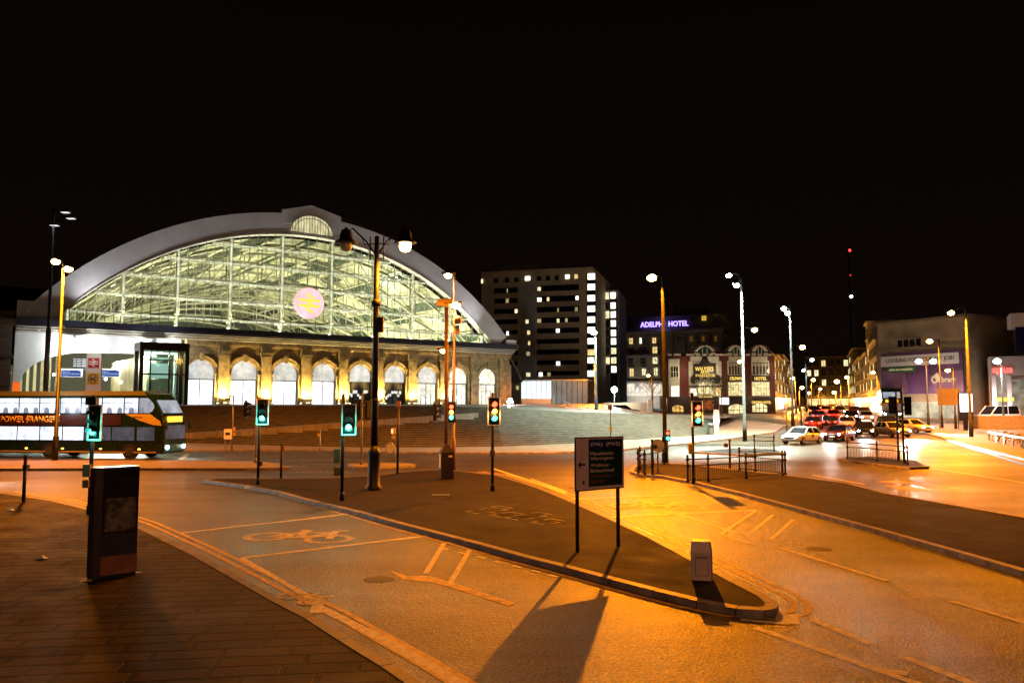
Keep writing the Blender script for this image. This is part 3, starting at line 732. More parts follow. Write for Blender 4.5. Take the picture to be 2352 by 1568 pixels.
# totem with the two travel signs
tp = at(213, 928, 77.0)
to = thing('station_totem', 'white station totem with a red double arrow sign above a yellow M sign', 'sign', (tp.x, tp.y, 3.55), math.radians(4))
mb = MB(); mb.box(-.7,.7,-.15,.15,-.2,4.95); mb.build('pylon', M_wsign, to, bevel=.03)
mb = MB(); mb.box(-.52,.52,-.19,-.152,3.55,4.5); mb.build('red_panel', M_red, to, bevel=.01)
rail_arrows(to, M_wsign, 0, -.195, 4.02, .46, t=.02)
mb = MB(); mb.box(-.55,.55,-.19,-.152,1.95,3.05); mb.build('yellow_panel', plain('yellow_sheet', (.75,.5,.02), .4), to, bevel=.01)
mb = MB(); mb.arcband(0, 2.5, .36, .46, -.21, -.192, 0, 2*PI, 32); mb.build('ring', plain('sign_grey', (.16,.14,.12), .4), to)
words('M', plain('sign_grey', (.16,.14,.12), .4), to, (0,-.192,2.5), (1,0,0), (0,0,1), .5, .46, .02, bold=.03)
light('SPOT', 'totem_lamp', (0,-3,5.6), 220, (1,.95,.85), to, .1, (0,2.8,-2), math.radians(70))
# black lift tower
lu0, lz = ST.uv(322, 784, -5); lu1, _ = ST.uv(436, 784, -5); LH = lz
lf = thing('lift_tower', 'black framed glass lift tower standing in front of the first arch', 'lift tower', ST.world((lu0+lu1)/2, -5, 0), ST.rz)
W = (lu1-lu0)/2
mb = MB()
for x in (-W, W-.42):
    mb.box(x,x+.42,0,.42,-.1,LH-.9); mb.box(x,x+.42,2.6,3.0,-.1,LH-.9)
mb.box(-W,W,-.02,3.02,LH-.9,LH)
for x in (-W*.55, W*.2, W*.55): mb.box(x-.07,x+.07,.1,.24,0,LH-.9)
mb.box(-W+.42,W-.42,.12,.22,3.2,3.36); mb.box(-W+.42,W-.42,.12,.22,LH-2.0,LH-1.86)
mb.build('frame', M_black, lf)
mb = MB(); mb.box(-W+.42,W-.42,.06,.08,0,LH-.9); mb.build('glass', clear_glass('lift_glass', (.75,.9,.85), .15), lf)
mb = MB(); mb.box(-W*.5,W*.35,.6,2.4,.1,2.7); mb.build('lift_car', glow('lift_car_lit', (.85,.8,.5), .16, .5, 1.2), lf)
mb = MB(); mb.box(-W*.45,W*.3,.5,2.2,LH-1.75,LH-1.6); mb.box(-W*.4,W*.4,2.5,2.58,2.9,LH-2.2); mb.build('ceiling_lamp', glow('lift_lamp', (.8,1,.9), .75), lf)
light('POINT', 'lift_light', (0,1.6,LH-2.2), 45, (.8,1,.85), lf, .2)
# brown stone neighbour at the left edge of the picture
x1 = at(37, 900, 76).x
nb = thing('stone_building', 'brown sooty stone building with heavy string courses left of the white portal', 'building', ST.world(-5.05,-1.0,-.1), ST.rz)
mb = MB(); mb.box(-20,-.25,0,20,-1,8.6); mb.build('wall', M_dkst, nb)
mb = MB()
for z, o, h in ((8.6,.5,.35),(8.25,.3,.33),(4.9,.3,.4),(2.0,.12,.2)): mb.box(-20,-.25+o*.6,-o,20,z,z+h)
mb.box(-20,-.1,.2,19,8.95,9.8); mb.build('cornice', plain('brown_stone', (.12,.075,.045), .8, var=.3), nb)
# ================================================================== BUILDINGS BEHIND
M_panel = plain('tower_render', (.44,.35,.23), .75, var=.12, scale=.5)
M_panelb = plain('tower_render_blue', (.30,.31,.30), .75, var=.12, scale=.5)
M_lit = [glow('window_lit_cream', (1.0,.88,.5), 1.1, .65, 1.1), glow('window_lit_warm', (1.0,.72,.28), 1.0, .4, .9), glow('window_lit_white', (1.0,.97,.78), 2.2, .3, .8)]
pa = at(1105, 928, 156); pb = at(1364, 928, 150)
TW = Frame((pa.x, pa.y), (pb.x, pb.y), 3.3)
tw = thing('apartment_tower', 'tall pale apartment tower with dark window bands and one lit stair column', 'tower block', TW.loc(), TW.rz)
cr = lambda cx, cy: TW.uv(1062.3+cx*.2564, 574.2+cy*.2564)
W = (TW.B-TW.A).length; H0 = TW.uv(1107, 627)[1]; H1 = TW.uv(1362, 610)[1]; HT = (H0+H1)/2
mb = MB(); mb.box(0,W,0,22,-1,HT); mb.box(W*.1,W*.5,4,16,HT,HT+1.6); mb.build('wall', M_panel, tw)
u0, _ = cr(525,400); u1, _ = cr(648,400); mb = MB(); mb.box(u0,u1,-.12,-.002,1.5,HT-2.6); mb.build('wall_strip', M_panelb, tw)
M_band = plain('window_band', (.014,.013,.014), .15, var=.2)
def rect(cx0, cy0, cx1, cy1):
    a, b = cr(cx0, cy0); c, d = cr(cx1, cy1); return min(a,c), max(a,c), min(b,d), max(b,d)
def band(cx0, cy0, cx1, cy1, mat=M_band, name='window', d=.1, frame=True):
    a, b, c, e = rect(cx0, cy0, cx1, cy1)
    mb = MB(); mb.box(a,b,-d,-.003,c,e); return mb.build(name, mat, tw)
for k in range(9):
    y = 345+k*93.3; band(285, y, 495, y+36)
    y2 = 322+k*95.3; band(668, y2, 1046, y2+36)
for x, y in ((300,255),(400,252),(482,248),(685,236),(765,232),(845,230)): band(x-18, y, x+20, y+40)
for k in range(9):
    y = 333+k*96; band(562, y, 612, y+38)
for x, y, w, m in ((402,438,26,0),(482,530,24,0),(403,347,8,1),(176,262,14,0),(183,545,22,2),(688,332,30,0),(690,428,38,2),(768,424,22,1),(1028,412,26,2),(857,520,14,0),(1020,512,26,0),(688,616,36,0),(858,616,22,0),(932,612,22,1),(855,705,32,2),(858,998,34,2),(702,1096,32,2),(776,1096,28,1),(580,623,26,0),(598,817,18,1),(590,912,32,0),(590,1098,36,0),(594,722,26,1),(584,237,44,2),(940,222,36,2),(1018,219,28,1),(493,1215,24,1),(405,728,20,2),(408,815,16,2),(408,908,20,2)):
    band(x-w/2, y, x+w/2, y+34, M_lit[m] if m == 2 or random.random() < .55 else glow('window_lit_dim', (1,.78,.36), .42, .6, 1.3), 'lit_window', .14)
for k in range(10):
    y = (212,305,405,500,597,690,790,890,960,1080)[k]
    band(1122, y, 1188, y+52, M_lit[2] if k not in (7,) else M_lit[1], 'stair_window', .16)
a, b, c, e = rect(1112,212,1200,1150); mb = MB(); mb.box(a,b,-.09,-.003,c,e); mb.build('stair_glazing', M_dglass, tw)
# second lower tower to its right
pa = at(1376, 928, 165); pb = at(1424, 928, 164)
T2 = Frame((pa.x, pa.y), (pb.x, pb.y), 3.3)
t2 = thing('apartment_tower', 'narrower apartment tower with a lit glass corner between the tall tower and the hotel', 'tower block', T2.loc(), T2.rz)
W2 = (T2.B-T2.A).length; h2 = T2.uv(1380, 667)[1]
mb = MB(); mb.box(-1.5,W2,0,16,-1,h2); mb.build('wall', M_panelb, t2)
a, _ = T2.uv(1401, 800); b, _ = T2.uv(1418, 800)
mb = MB(); mb.box(a+.05,b-.05,-.08,-.003,.5,h2-1.4); mb.build('stair_glazing', M_dglass, t2)
for k, cy in enumerate((410,500,580,660,745,820,905,990,1070)):
    z = T2.uv(1408, 574.2+cy*.2564)[1]; mb = MB(); mb.box(a+.25,b-.25,-.16,-.085,z-.6,z+.7); mb.build('stair_window', M_lit[2] if k not in (6,7) else M_lit[0], t2)
    z2 = T2.uv(1390, 574.2+cy*.2564)[1]; u = T2.uv(1389, 700)[0]; lit = k in (0,2,7)
    mb = MB(); mb.box(u-.9,u+.9,-.1,-.003,z2-.7,z2+.7); mb.build('window', M_lit[0] if lit else M_band, t2)
# glass pavilion
pa = at(1197, 928, 124); pb = at(1350, 928, 122)
PV = Frame((pa.x, pa.y), (pb.x, pb.y), 3.5)
pv = thing('glass_pavilion', 'low glass pavilion with a glowing white left half before the tall tower', 'pavilion', PV.loc(), PV.rz)
W3 = (PV.B-PV.A).length; h3 = PV.uv(1270, 873)[1]; ws = PV.uv(1267, 900)[0]
mb = MB(); mb.box(-.1,W3+.1,-.1,6,h3-.08,h3+.12); mb.box(0,W3,.1,5.9,-.6,.1); mb.build('frame', M_grey, pv)
mb = MB(); mb.box(0,ws,0,.1,.95,h3-.1); mb.build('lit_panel', glow('pavilion_white', (.80,.93,.95), 1.25, .12, .4), pv)
mb = MB(); mb.box(0,ws,0,.1,.1,.93); mb.build('plinth', M_pale, pv)
mb = MB(); mb.box(ws,W3,0,.1,.1,h3-.1); mb.build('grey_panel', glow('pavilion_grey', (.36,.45,.42), .28, .45, .5), pv)
mb = MB()
for k in range(7): u = ws*k/6; mb.box(u-.03,u+.03,-.03,-.002,.95,h3-.1)
for k in range(8): u = ws+(W3-ws)*k/7; mb.box(u-.05,u+.05,-.03,-.002,.1,h3-.1)
mb.build('glazing_bars', M_blk, pv)
# Adelphi Hotel
pa = at(1427, 928, 222); pb = at(1662, 928, 212)
AD = Frame((pa.x, pa.y), (pb.x, pb.y), 3.0)
ad = thing('grand_hotel', 'large stone hotel with a violet neon name on its dark attic', 'hotel', AD.loc(), AD.rz)
ac = lambda cx, cy: AD.uv(1406.8+cx*.1648, 689+cy*.1648)
W4 = (AD.B-AD.A).length; ht = ac(800,215)[1]; zc = ac(500,462)[1]; zm = ac(400,785)[1]; zg = ac(400,1090)[1]
M_adst = courses('hotel_stone', (.38,.31,.23), (.31,.25,.18), (.12,.1,.08), 1.6, .7, True, .8, 0, .02, .4, .3)
M_adlo = courses('hotel_stone_pale', (.5,.45,.4), (.44,.4,.35), (.2,.18,.16), 1.6, .6, True, .8, 0, .02, .4, .2)
ws4 = ac(660,900)[0]
mb = MB(); mb.box(0,W4,0,26,zm,zc); mb.box(0,ws4,0,26,zg-1.2,zm); mb.box(ws4,W4,.5,26,-2,zm); mb.build('wall', M_adst, ad)
mb = MB(); mb.box(0,ws4,-.3,26,-2,zg-1.2); mb.build('lower_wall', M_adlo, ad)
mb = MB(); mb.box(0,W4,1.2,26,zc+.9,ht); mb.box(W4*.5,W4*.8,6,20,ht,ht+4); mb.build('attic', plain('attic_slate', (.085,.065,.05), .7, var=.2, scale=.4), ad)
mb = MB(); mb.box(-.2,W4+.3,-1.1,1.2,zc,zc+.45); mb.box(-.2,W4+.2,-.6,1.2,zc+.45,zc+.9); mb.box(-.1,ws4,-.7,-.002,zm-.2,zm+.35); mb.box(-.1,ws4,-.6,-.302,zg-1.2,zg-.8); mb.build('cornice', M_adlo, ad)
for k in range(9):
    u = 1.2+k*(W4-2)/8; mb = MB(); mb.box(u-.5,u+.5,-.25,-.003,zm+.4,zc); mb.build('pilaster', M_adst, ad)
M_dimo = glow('window_dim_orange', (1,.35,.05), .13)
def aw(cx, cy0, cy1, w, mat, name='window'):
    u, z1 = ac(cx, cy0); _, z0 = ac(cx, cy1); w = w*.1648*215/FOC/2
    mb = MB(); mb.box(u-w,u+w,-.2 if name == 'window' else -.2,-.004,z0,z1); o = mb.build(name, mat, ad)
    f = MB(); f.box(u-w-.3,u+w+.3,-.34,-.205,z1+.05,z1+.4); f.box(u-.06,u+.06,-.24,-.202,z0,z1); f.box(u-w,u+w,-.24,-.202,(z0+z1)/2-.05,(z0+z1)/2+.05); f.build('window_frame', M_adlo, o)
for cx, y0, y1, w, m in ((258,530,610,48,M_lit[1]),(393,525,605,24,M_lit[2]),(432,530,605,36,M_band),(582,525,600,48,M_lit[1]),(255,665,740,56,M_band),(430,655,710,44,M_band),(592,650,740,62,M_lit[1]),(256,810,892,60,M_band),(424,805,885,64,M_band),(595,800,885,62,M_lit[0]),(268,955,1060,52,M_lit[1]),(440,955,1050,52,M_lit[0]),(603,945,1055,48,M_lit[0]),(1275,222,284,60,glow('window_yellow', (1,.65,.06), .8)),(1110,225,270,40,M_band),(1435,225,270,40,M_band),(935,510,570,56,M_band),(1105,505,575,52,M_dimo),(1282,505,570,60,M_dimo),(1455,505,570,60,M_dimo)):
    aw(cx, y0, y1, w, m)
M_archw = glow('foyer_window', (1.0,.92,.72), 1.0, .4, 1.2)
for cx in (265, 435, 625):
    u, z1 = ac(cx, 1165); _, z0 = ac(cx, 1330); r = 2.0
    mb = MB(); mb.box(u-r,u+r,-.42,-.302,z0,z1-r); mb.arcband(u, z1-r, .01, r, -.42, -.302, 0, PI, 16); w = mb.build('arched_window', M_archw, ad)
    f = MB(); f.arcband(u, z1-r, r+.02, r+.75, -.55, -.302, 0, PI, 16)
    for x in (-.9,0,.9): f.box(u+x-.07,u+x+.07,-.46,-.422,z0,z1-r+(1.7 if x == 0 else 1.2))
    for z in (.3,.55,.8): f.box(u-r,u+r,-.46,-.422,z0+(z1-r-z0)*z-.06,z0+(z1-r-z0)*z+.06)
    f.build('window_frame', M_wsign, w)
    light('POINT', 'hotel_flood', (u+1.5, -4.5, 1.5), 650 if cx < 600 else 150, (1,.93,.85), ad, .2)
M_neon = glow('violet_neon', (.28,.20,1.0), 4.0)
uL, zt = ac(385,298); uR, zb = ac(1055,366)
sg = thing('neon_sign', 'violet neon letters ADELPHI HOTEL along the roof of the stone hotel', 'sign', AD.world((uL+uR)/2, .6, (zt+zb)/2), AD.rz)
words('ADELPHI  HOTEL', M_neon, sg, (0,-.2,0), (1,0,0), (0,0,1), uR-uL, (zt-zb)*.8, .2, 'neon_letters', .02)
mb = MB()
mb.bar((-(uR-uL)/2,.1,-1.0),((uR-uL)/2,.1,-1.0),.12); mb.bar((-(uR-uL)/2,.1,.9),((uR-uL)/2,.1,.9),.12)
for k in range(12): x = -(uR-uL)/2+(uR-uL)*k/11; mb.bar((x,.1,-2.6),(x,.1,.9),.1)
mb.build('rack', M_blk, sg)
light('POINT', 'neon_spill', (0,-1.2,0), 400, (.25,.2,1), sg, 1.0)
bn = thing('roof_beacon', 'small red beacon on a thin mast above the stone hotel roof', 'beacon', AD.world(ac(935,68)[0], 10, ht))
zz = ac(935,68)[1]-ht; mb = MB(); mb.bar((0,0,0),(0,0,zz),.12); mb.build('mast', M_blk, bn); mb = MB(); mb.ball((0,0,zz+.2),.32); mb.build('lamp', glow('red_beacon', (1,.03,.03), 6), bn)
# Crown pub
pa = at(1533, 944, 141); pb = at(1781, 945, 138)
CR = Frame((pa.x, pa.y), (pb.x, pb.y), gz(140)-.2)
cp = thing('corner_pub', 'ornate brick and cream pub with gilded lettering and scrolled dormers', 'pub', CR.loc(), CR.rz)
cc = lambda cx, cy: CR.uv(1521.7+cx*.1282, 775.2+cy*.1282)
WC = (CR.B-CR.A).length; HC = cc(800,330)[1]; ZG = cc(800,1060)[1]
M_brick = courses('red_brick', (.15,.018,.007), (.12,.014,.006), (.08,.03,.02), .45, .14, True, .7, 0, .012, .3, .35)
M_cream = plain('cream_plaster', (.62,.54,.40), .6, var=.1, scale=1)
M_dwood = plain('dark_timber', (.03,.014,.010), .4, var=.2)
mb = MB(); mb.box(0,WC,0,14,ZG,HC); mb.build('wall', M_brick, cp)
mb = MB(); mb.box(0,WC,.05,14,-1,ZG-.25); mb.box(-.1,WC+.1,-.35,14,ZG-.25,ZG); mb.build('shopfront', M_dwood, cp)
mb = MB(); mb.box(.2,WC-.2,1.2,13.5,HC,HC+.6)
for cx, hw, top in ((755,2.9,95),(1305,2.1,120),(1740,2.1,115)):
    u = cc(cx,200)[0]; z = cc(cx,top)[1]
    mb.xz([(u-hw,HC)]+[(u-hw*math.cos(PI*k/14), HC+(z-HC)*math.sin(PI*k/14)) for k in range(15)]+[(u+hw,HC)], -.1, 3)
mb.build('gable_roof', plain('dark_roof', (.07,.025,.018), .7), cp)
def cbox(x0, y0, x1, y1, d0, d1, mat, name, par=None):
    a, z1 = cc(x0, y0); b, z0 = cc(x1, y1); mb = MB(); mb.box(a,b,-d1,-d0,z0,z1); return mb.build(name, mat, par or cp)
M_pubw = [glow('pub_window_bright', (1.0,.86,.42), 1.1, .65, 1.6), glow('pub_window_white', (1,.98,.8), 1.5, .3, 1.5), glow('pub_window_amber', (1,.6,.15), .9, .8, 1.2)]
def pane(x0, y0, x1, y1, mat, nx, nz, d=.32, fr=M_cream, arch=False):
    a, z1 = cc(x0, y0); b, z0 = cc(x1, y1)
    mb = MB()
    if arch:
        h = (z1-z0)*.45; pts = [(a,z0)]+[((a+b)/2-(b-a)/2*math.cos(PI*k/14), z1-h+h*math.sin(PI*k/14)) for k in range(15)]+[(b,z0)]
        mb.xz(pts, -d, -.004)
    else: mb.box(a,b,-d,-.004,z0,z1)
    w = mb.build('window', mat, cp); f = MB()
    for k in range(nx+1): u = a+(b-a)*k/nx; f.box(u-.05,u+.05,-d-.06,-d-.003,z0,z1-((z1-z0)*.3 if arch and k in (0,nx) else 0))
    for k in range(nz+1): z = z0+(z1-z0)*k/nz; f.box(a-.02,b+.02,-d-.05,-d-.004,z-.04,z+.04) if not (arch and k == nz) else None
    f.build('window_frame', fr, w)
cbox(105,450,310,1060,.003,.18,M_cream,'bay_panel'); cbox(100,385,305,445,.003,.3,M_cream,'frieze')
pane(145,515,285,715,M_band,3,2,.22); pane(150,860,302,1055,M_pubw[1],3,2,.22)
cbox(465,430,1065,1052,.003,.18,M_cream,'bay_panel')
for x0, x1 in ((495,705),(800,1010),(1185,1440),(1590,1875)): cbox(x0,340,x1,420,.003,.34,M_cream,'frieze')
mb = MB()
for x in (130,230,290,455,530,637,750,860,975,1055,1140,1213,1310,1415,1525,1627,1733,1840,1910):
    a, z1 = cc(x-34,292); b, z0 = cc(x+34,325); mb.box(a,b,-.5,-.003,z0,z1)
mb.build('cornice_blocks', M_cream, cp)
# dark sign shield with scrolls
pts = [(560,470),(600,480),(650,470),(690,420),(700,380),(815,380),(825,430),(870,470),(950,460),(950,640),(1010,680),(1040,720),(1030,800),(980,830),(900,810),(850,770),(760,745),(670,770),(620,810),(540,830),(500,800),(495,720),(530,680),(565,640)]
mb = MB(); mb.xz([cc(*p) for p in pts], -.42, -.19); mb.build('sign_shield', M_dwood, cp)
mb = MB()
for s in (-1, 1):
    for (cx, cy, r) in ((755+s*140,790,30),(755+s*60,755,24)):
        u, z = cc(cx, cy); mb.arcband(u, z, .18, .32, -.5, -.425, 0, PI*1.5, 12)
mb.build('scroll', M_cream, cp)
M_gilt = glow('gilt_letters', (1.0,.66,.14), 1.5)
def ctext(t, cx, cy, w, h, d=.43, mat=M_gilt, bold=.02):
    u, z = cc(cx, cy); k = .1282*139/FOC
    return words(t, mat, cp, (u,-d,z), (1,0,0), (0,0,1), w*k, h*k, .06, 'lettering', bold)
ctext("WALKER'S", 745, 560, 320, 78); ctext('ALES', 750, 620, 150, 50); ctext('WARRINGTON', 760, 680, 350, 56)
for x0, x1 in ((500,545),(965,1010)): cbox(x0,470,x1,690,.19,.34,M_cream,'side_column'); 
cbox(470,862,1065,885,.19,.4,M_dwood,'sill_band')
pane(630,800,905,1005,M_pubw[0],4,2,.24,M_cream,True); pane(498,910,612,1040,M_pubw[1],2,2,.24); pane(945,905,1050,1035,M_pubw[2],2,1,.24)
cbox(640,1040,900,1080,.36,.5,M_dwood,'name_board'); ctext('CROWN HOTEL', 770, 1060, 245, 28, .51)
for x0, x1, t in ((1165,1448,'CROWN'),(1592,1912,'HOTEL')):
    cbox(x0-5,415,x1+5,1045,.003,.3,M_cream,'bay_panel')
    pane(x0+10,440,x1-10,665,plain('stained_glass', (.10,.07,.05), .2, var=.5, scale=3),5,1,.36); pane(x0+10,470,x1-10,500,M_band,9,1,.35)
    cbox(x0,678,x1,785,.3,.5,M_dwood,'name_board'); ctext(t,(x0+x1)/2,733,210,58,.51)
    pane(x0+5,800,x1,1035,M_pubw[0],6,5,.45)
for cx, hw in ((755,135),(1305,95),(1740,95)):
    a, z0 = cc(cx-hw,298); b, z1 = cc(cx+hw,180); u = (a+b)/2; rx = (b-a)/2; rz = z1-z0
    mb = MB(); mb.xz([(u+rx*math.cos(PI*k/14), z0+rz*math.sin(PI*k/14)) for k in range(15)], -.3, -.105); w = mb.build('dormer_window', plain('teal_glass', (.02,.06,.055), .2), cp)
    f = MB()
    for x in (-.3,.3): f.box(u+rx*x-.06,u+rx*x+.06,-.36,-.302,z0,z0+rz*.9)
    f.build('window_frame', M_cream, w)
    mb = MB()
    for s in (-1, 1):
        for k in range(7):
            t = .16+.95*k/6; r = 1.18
            x, z = u+s*rx*r*math.cos(PI/2-t*1.0)*1.05, z0+rz*r*math.sin(PI/2-t)*1.08
            mb.lathe([(.01,-.2),(.3,-.1),(.34,.1),(.01,.25)], (x, -.3, z), 8)
        mb.box(u+s*rx*1.1-.35,u+s*rx*1.1+.35,-.4,-.105,z0-.05,z0+.25)
    mb.build('scroll_ornament', M_cream, cp)
pane(170,1210,380,1330,M_pubw[2],3,1,.1,M_dwood,True); pane(1175,1190,1480,1400,M_pubw[0],3,2,.1,M_dwood,True); pane(1600,1180,1880,1335,M_pubw[0],4,2,.1,M_dwood,True)
cbox(750,1120,920,1290,.003,.12,plain('poster_orange', (.5,.14,.04), .5, var=.5, scale=2),'door_posters')
ctext('CROWN HOTEL', 1765, 1158, 330, 46, .37)
mb = MB(); mb.box(WC-.3,WC+.05,-.08,14,0,HC+.02); mb.build('corner_pier', M_brick, cp)
for s, y in ((0,2.0),(1,7.5)):
    mb = MB(); mb.box(WC+.06,WC+.3,y,y+3.6,ZG+.4,HC-.8); mb.build('side_bay', M_cream, cp)
    mb = MB(); mb.box(WC+.31,WC+.36,y+.5,y+3.1,ZG+1,HC-2); mb.build('side_window', M_pubw[2], cp)
for u in (3, 9, 14.5, 18): light('POINT', 'pub_flood', (u, -3.2, ZG+.6), 180, (1,.82,.5), cp, .15)
for u in (2.5, 7.6, 17.5):
    light('POINT', 'pub_wash', (u, -2.2, ZG+4.5), 190, (1,.9,.65), cp, .15)
# terrace of shops and offices down the left side of the street
M_och = courses('ochre_stone', (.36,.27,.15), (.3,.22,.12), (.12,.09,.05), 1.2, .45, True, .8, 0, .016, .4, .3)
def row_house(name, label, cat, p0, p1, h, mat, floors, nwin, lit, shop, depth=12, group=None):
    fr = Frame(p0, p1, gz((p0[1]+p1[1])/2)-.3); o = thing(name, label, cat, fr.loc(), fr.rz, group)
    w = (fr.B-fr.A).length
    sgn = 1
    mb = MB(); mb.box(0,w,0,depth,-1,h); mb.build('wall', mat, o)
    mb = MB(); mb.box(-.1,w+.1,-.4,depth+.1,h,h+.3); mb.build('cornice', M_stone2, o); mb = MB(); mb.box(-.1,w+.1,-.2,.4,3.6,3.95); mb.build('string_course', M_stone2, o)
    fh = (h-4.2)/floors
    for f in range(floors):
        for k in range(nwin):
            u = w*(k+.5)/nwin; z = 4.5+f*fh; ww = w/nwin*.27
            mb = MB(); mb.box(u-ww,u+ww,-.06,-.003,z,z+fh*.62); wo = mb.build('window', M_lit[random.randint(0,1)] if random.random() < lit else M_band, o)
            f2 = MB(); f2.box(u-ww-.15,u+ww+.15,-.22,-.065,z-.16,z-.02); f2.box(u-.04,u+.04,-.1,-.064,z,z+fh*.62); f2.build('sill', M_stone2, wo)
    for f_ in (.28, .75): light('POINT', 'facade_fill', (w*f_, -3.2, 2.6), 1500, (1,.5,.09), o, .2)  # unseen lights added in front to brighten the facade from below
    for k in range(max(1, nwin//2)):
        a = w*k/max(1, nwin//2)+.3; b = w*(k+1)/max(1, nwin//2)-.3
        mb = MB(); mb.box(a,b,-.05,-.003,.5,3.1); mb.build('shop_window', shop, o)
    return o, fr
M_shop = [glow('shop_warm', (1,.75,.3), 1.2, .6, .6), glow('shop_white', (1,.97,.85), 1.8, .5, .6), glow('shop_red', (1,.2,.08), 1.0, .6, .6)]
# the street runs away at about 21 degrees to the right
sd = Vector((math.sin(math.radians(21.2)), math.cos(math.radians(21.2))))
c0 = CR.world(WC+1.5, 15, 0); L0 = Vector((c0.x, c0.y))
labs = ['ochre stone office block behind the brick pub at the corner','tall ochre stone block further down the left side of the street','dark gabled block at the far left end of the street','pale block closing the left side of the far street']
for i, (a, b, h, fl, nw, m) in enumerate(((0,26,11.5,3,6,M_och),(27,55,12.5,3,6,M_och),(57,90,14,4,7,M_dkst),(92,140,13,3,9,M_och))):
    q1 = L0+sd*a; q0 = L0+sd*b          # facade faces right: the far end is the frame's origin
    row_house('street_building', labs[i], 'building', (q1.x, q1.y), (q0.x, q0.y), h, m, fl, nw, .3, M_shop[i % 3], group='buildings down the left of the street')
R0 = at(1972, 928, 205).to_2d()
R0 = at(2018, 928, 128).to_2d()+Vector((1.0, 2.0))
labs = ['ochre stone building with tall pilasters left of the billboard building','slim ochre tower-like building rising above the right side of the street','low brown building beyond the slim tower','pale shop building halfway down the right of the street','dark building with lit upper windows at the far end']
for i, (a, b, h, fl, nw, m, lit) in enumerate(((2,24,12.5,3,6,M_och,.1),(24.5,33,17.5,4,2,M_och,.1),(34,60,12,3,6,M_dkst,.2),(62,100,12.5,3,8,M_och,.2),(104,150,17,4,8,M_dkst,.5))):
    q0 = R0+sd*a; q1 = R0+sd*b
    o, fr = row_house('street_building', labs[i], 'building', (q1.x, q1.y), (q0.x, q0.y), h, m, fl, nw, lit, M_shop[(i+1) % 3], group='buildings down the right of the street')
e0 = at(1852, 928, 330).to_2d(); e1 = at(1990, 928, 320).to_2d()
row_house('street_building', 'dim brown block closing the far end of the street', 'building', (e0.x, e0.y), (e1.x, e1.y), 20, M_dkst, 4, 8, .12, M_shop[0])
# billboard building
pa = at(2022, 930, 121); pb = at(2232, 930, 108)
BB = Frame((pa.x, pa.y), (pb.x, pb.y), gz(110)-.2)
bb = thing('corner_building', 'tan stone corner building carrying the wide purple billboard', 'building', BB.loc(), BB.rz)
WB = (BB.B-BB.A).length; hb = BB.uv(2120, 737)[1]
M_tan = plain('tan_render', (.36,.28,.17), .8, var=.22, scale=.35, bump=.2)
mb = MB(); mb.box(0,WB,0,14,-1,hb); mb.build('wall', M_tan, bb)
mb = MB(); mb.box(-.2,WB+.2,-.35,14.2,hb,hb+.35); mb.build('cornice', plain('tan_trim', (.22,.17,.11), .8), bb); mb = MB(); mb.box(-.1,WB+.1,-.18,-.002,hb-3.9,hb-3.6); mb.box(WB*.2,WB*.5,-.3,-.002,hb-2.4,hb-2.2); mb.build('string_course', plain('tan_trim', (.22,.17,.11), .8), bb)
for k in range(4):
    mb = MB(); u = WB*.24+k*WB*.07; mb.box(u,u+WB*.05,-.1,-.003,hb-3.5,hb-2.5); mb.build('window', M_band, bb)
mb = MB(); mb.box(WB*.03,WB*.97,-.05,-.003,.6,2.9); mb.build('shop_window', glow('shop_pale', (1,.9,.62), .55, .6, .5), bb)
uL, zt = BB.uv(2026, 808); uR, zb = BB.uv(2218, 905)
uc, zc2 = (uL+uR)/2, (zt+zb)/2; w, h = uR-uL, BB.uv(2120,806)[1]-BB.uv(2120,904)[1]; zc2 = BB.uv(2120,855)[1]
bl = thing('billboard', 'wide purple billboard reading LOOKING FOR YOUR 1ST JOB across the corner building', 'billboard', BB.world(uc, -.2, zc2), BB.rz)
M_purp = plain('purple_sheet', (.10,.035,.11), .45, var=.35, scale=.35); M_plum = plain('plum_sheet', (.22,.10,.19), .45, var=.2, scale=.5)
mb = MB(); mb.box(-w/2,w/2,-.12,.1,-h/2,h/2); mb.build('board', M_purp, bl)
mb = MB(); mb.xz([(-w*.5,-h*.46),(-w*.16,-h*.46),(-w*.2,h*.1),(-w*.5,h*.06)], -.14, -.122); mb.build('plum_field', M_plum, bl); mb = MB(); mb.xz([(w*.18,-h*.46),(w*.5,-h*.46),(w*.5,h*.02),(w*.24,h*.0),(w*.12,-h*.1)], -.14, -.122); mb.build('plum_field', M_plum, bl)
mb = MB(); mb.box(-w*.5,w*.46,-.16,-.122,h*.17,h*.42); mb.build('white_strip', M_wsign, bl, bevel=.15)
M_bt = plain('black_lettering', (.02,.015,.03), .5); M_yt = glow('pale_letters', (1,.75,.4), .7)
words('LOOKING FOR YOUR 1ST JOB?', M_bt, bl, (-w*.01,-.162,h*.295), (1,0,0), (0,0,1), w*.84, h*.12, .02, 'lettering', .02)
mb = MB(); mb.box(-w*.42,-w*.06,-.15,-.122,h*.02,h*.15); mb.build('green_strip', plain('green_sheet', (.03,.16,.03), .5), bl)
words('jobs are available', M_yt, bl, (-w*.24,-.152,h*.085), (1,0,0), (0,0,1), w*.3, h*.07, .02)
words('library', M_yt, bl, (w*.32,-.145,-h*.2), (1,0,0), (0,0,1), w*.2, h*.17, .02, 'lettering', .02)
mb = MB(); mb.arcband(w*.17,-h*.18,h*.05,h*.085,-.16,-.141,0,2*PI,20); mb.xz([(w*.16,-h*.1),(w*.2,-h*.02),(w*.24,-h*.1),(w*.21,-h*.24)],-.157,-.141); mb.build('emblem', M_yt, bl)
for k in (-.3, .05, .38): light('POINT', 'billboard_lamp', (w*k,-2.6,-h*.62), 700, (1,.72,.55), bl, .1)
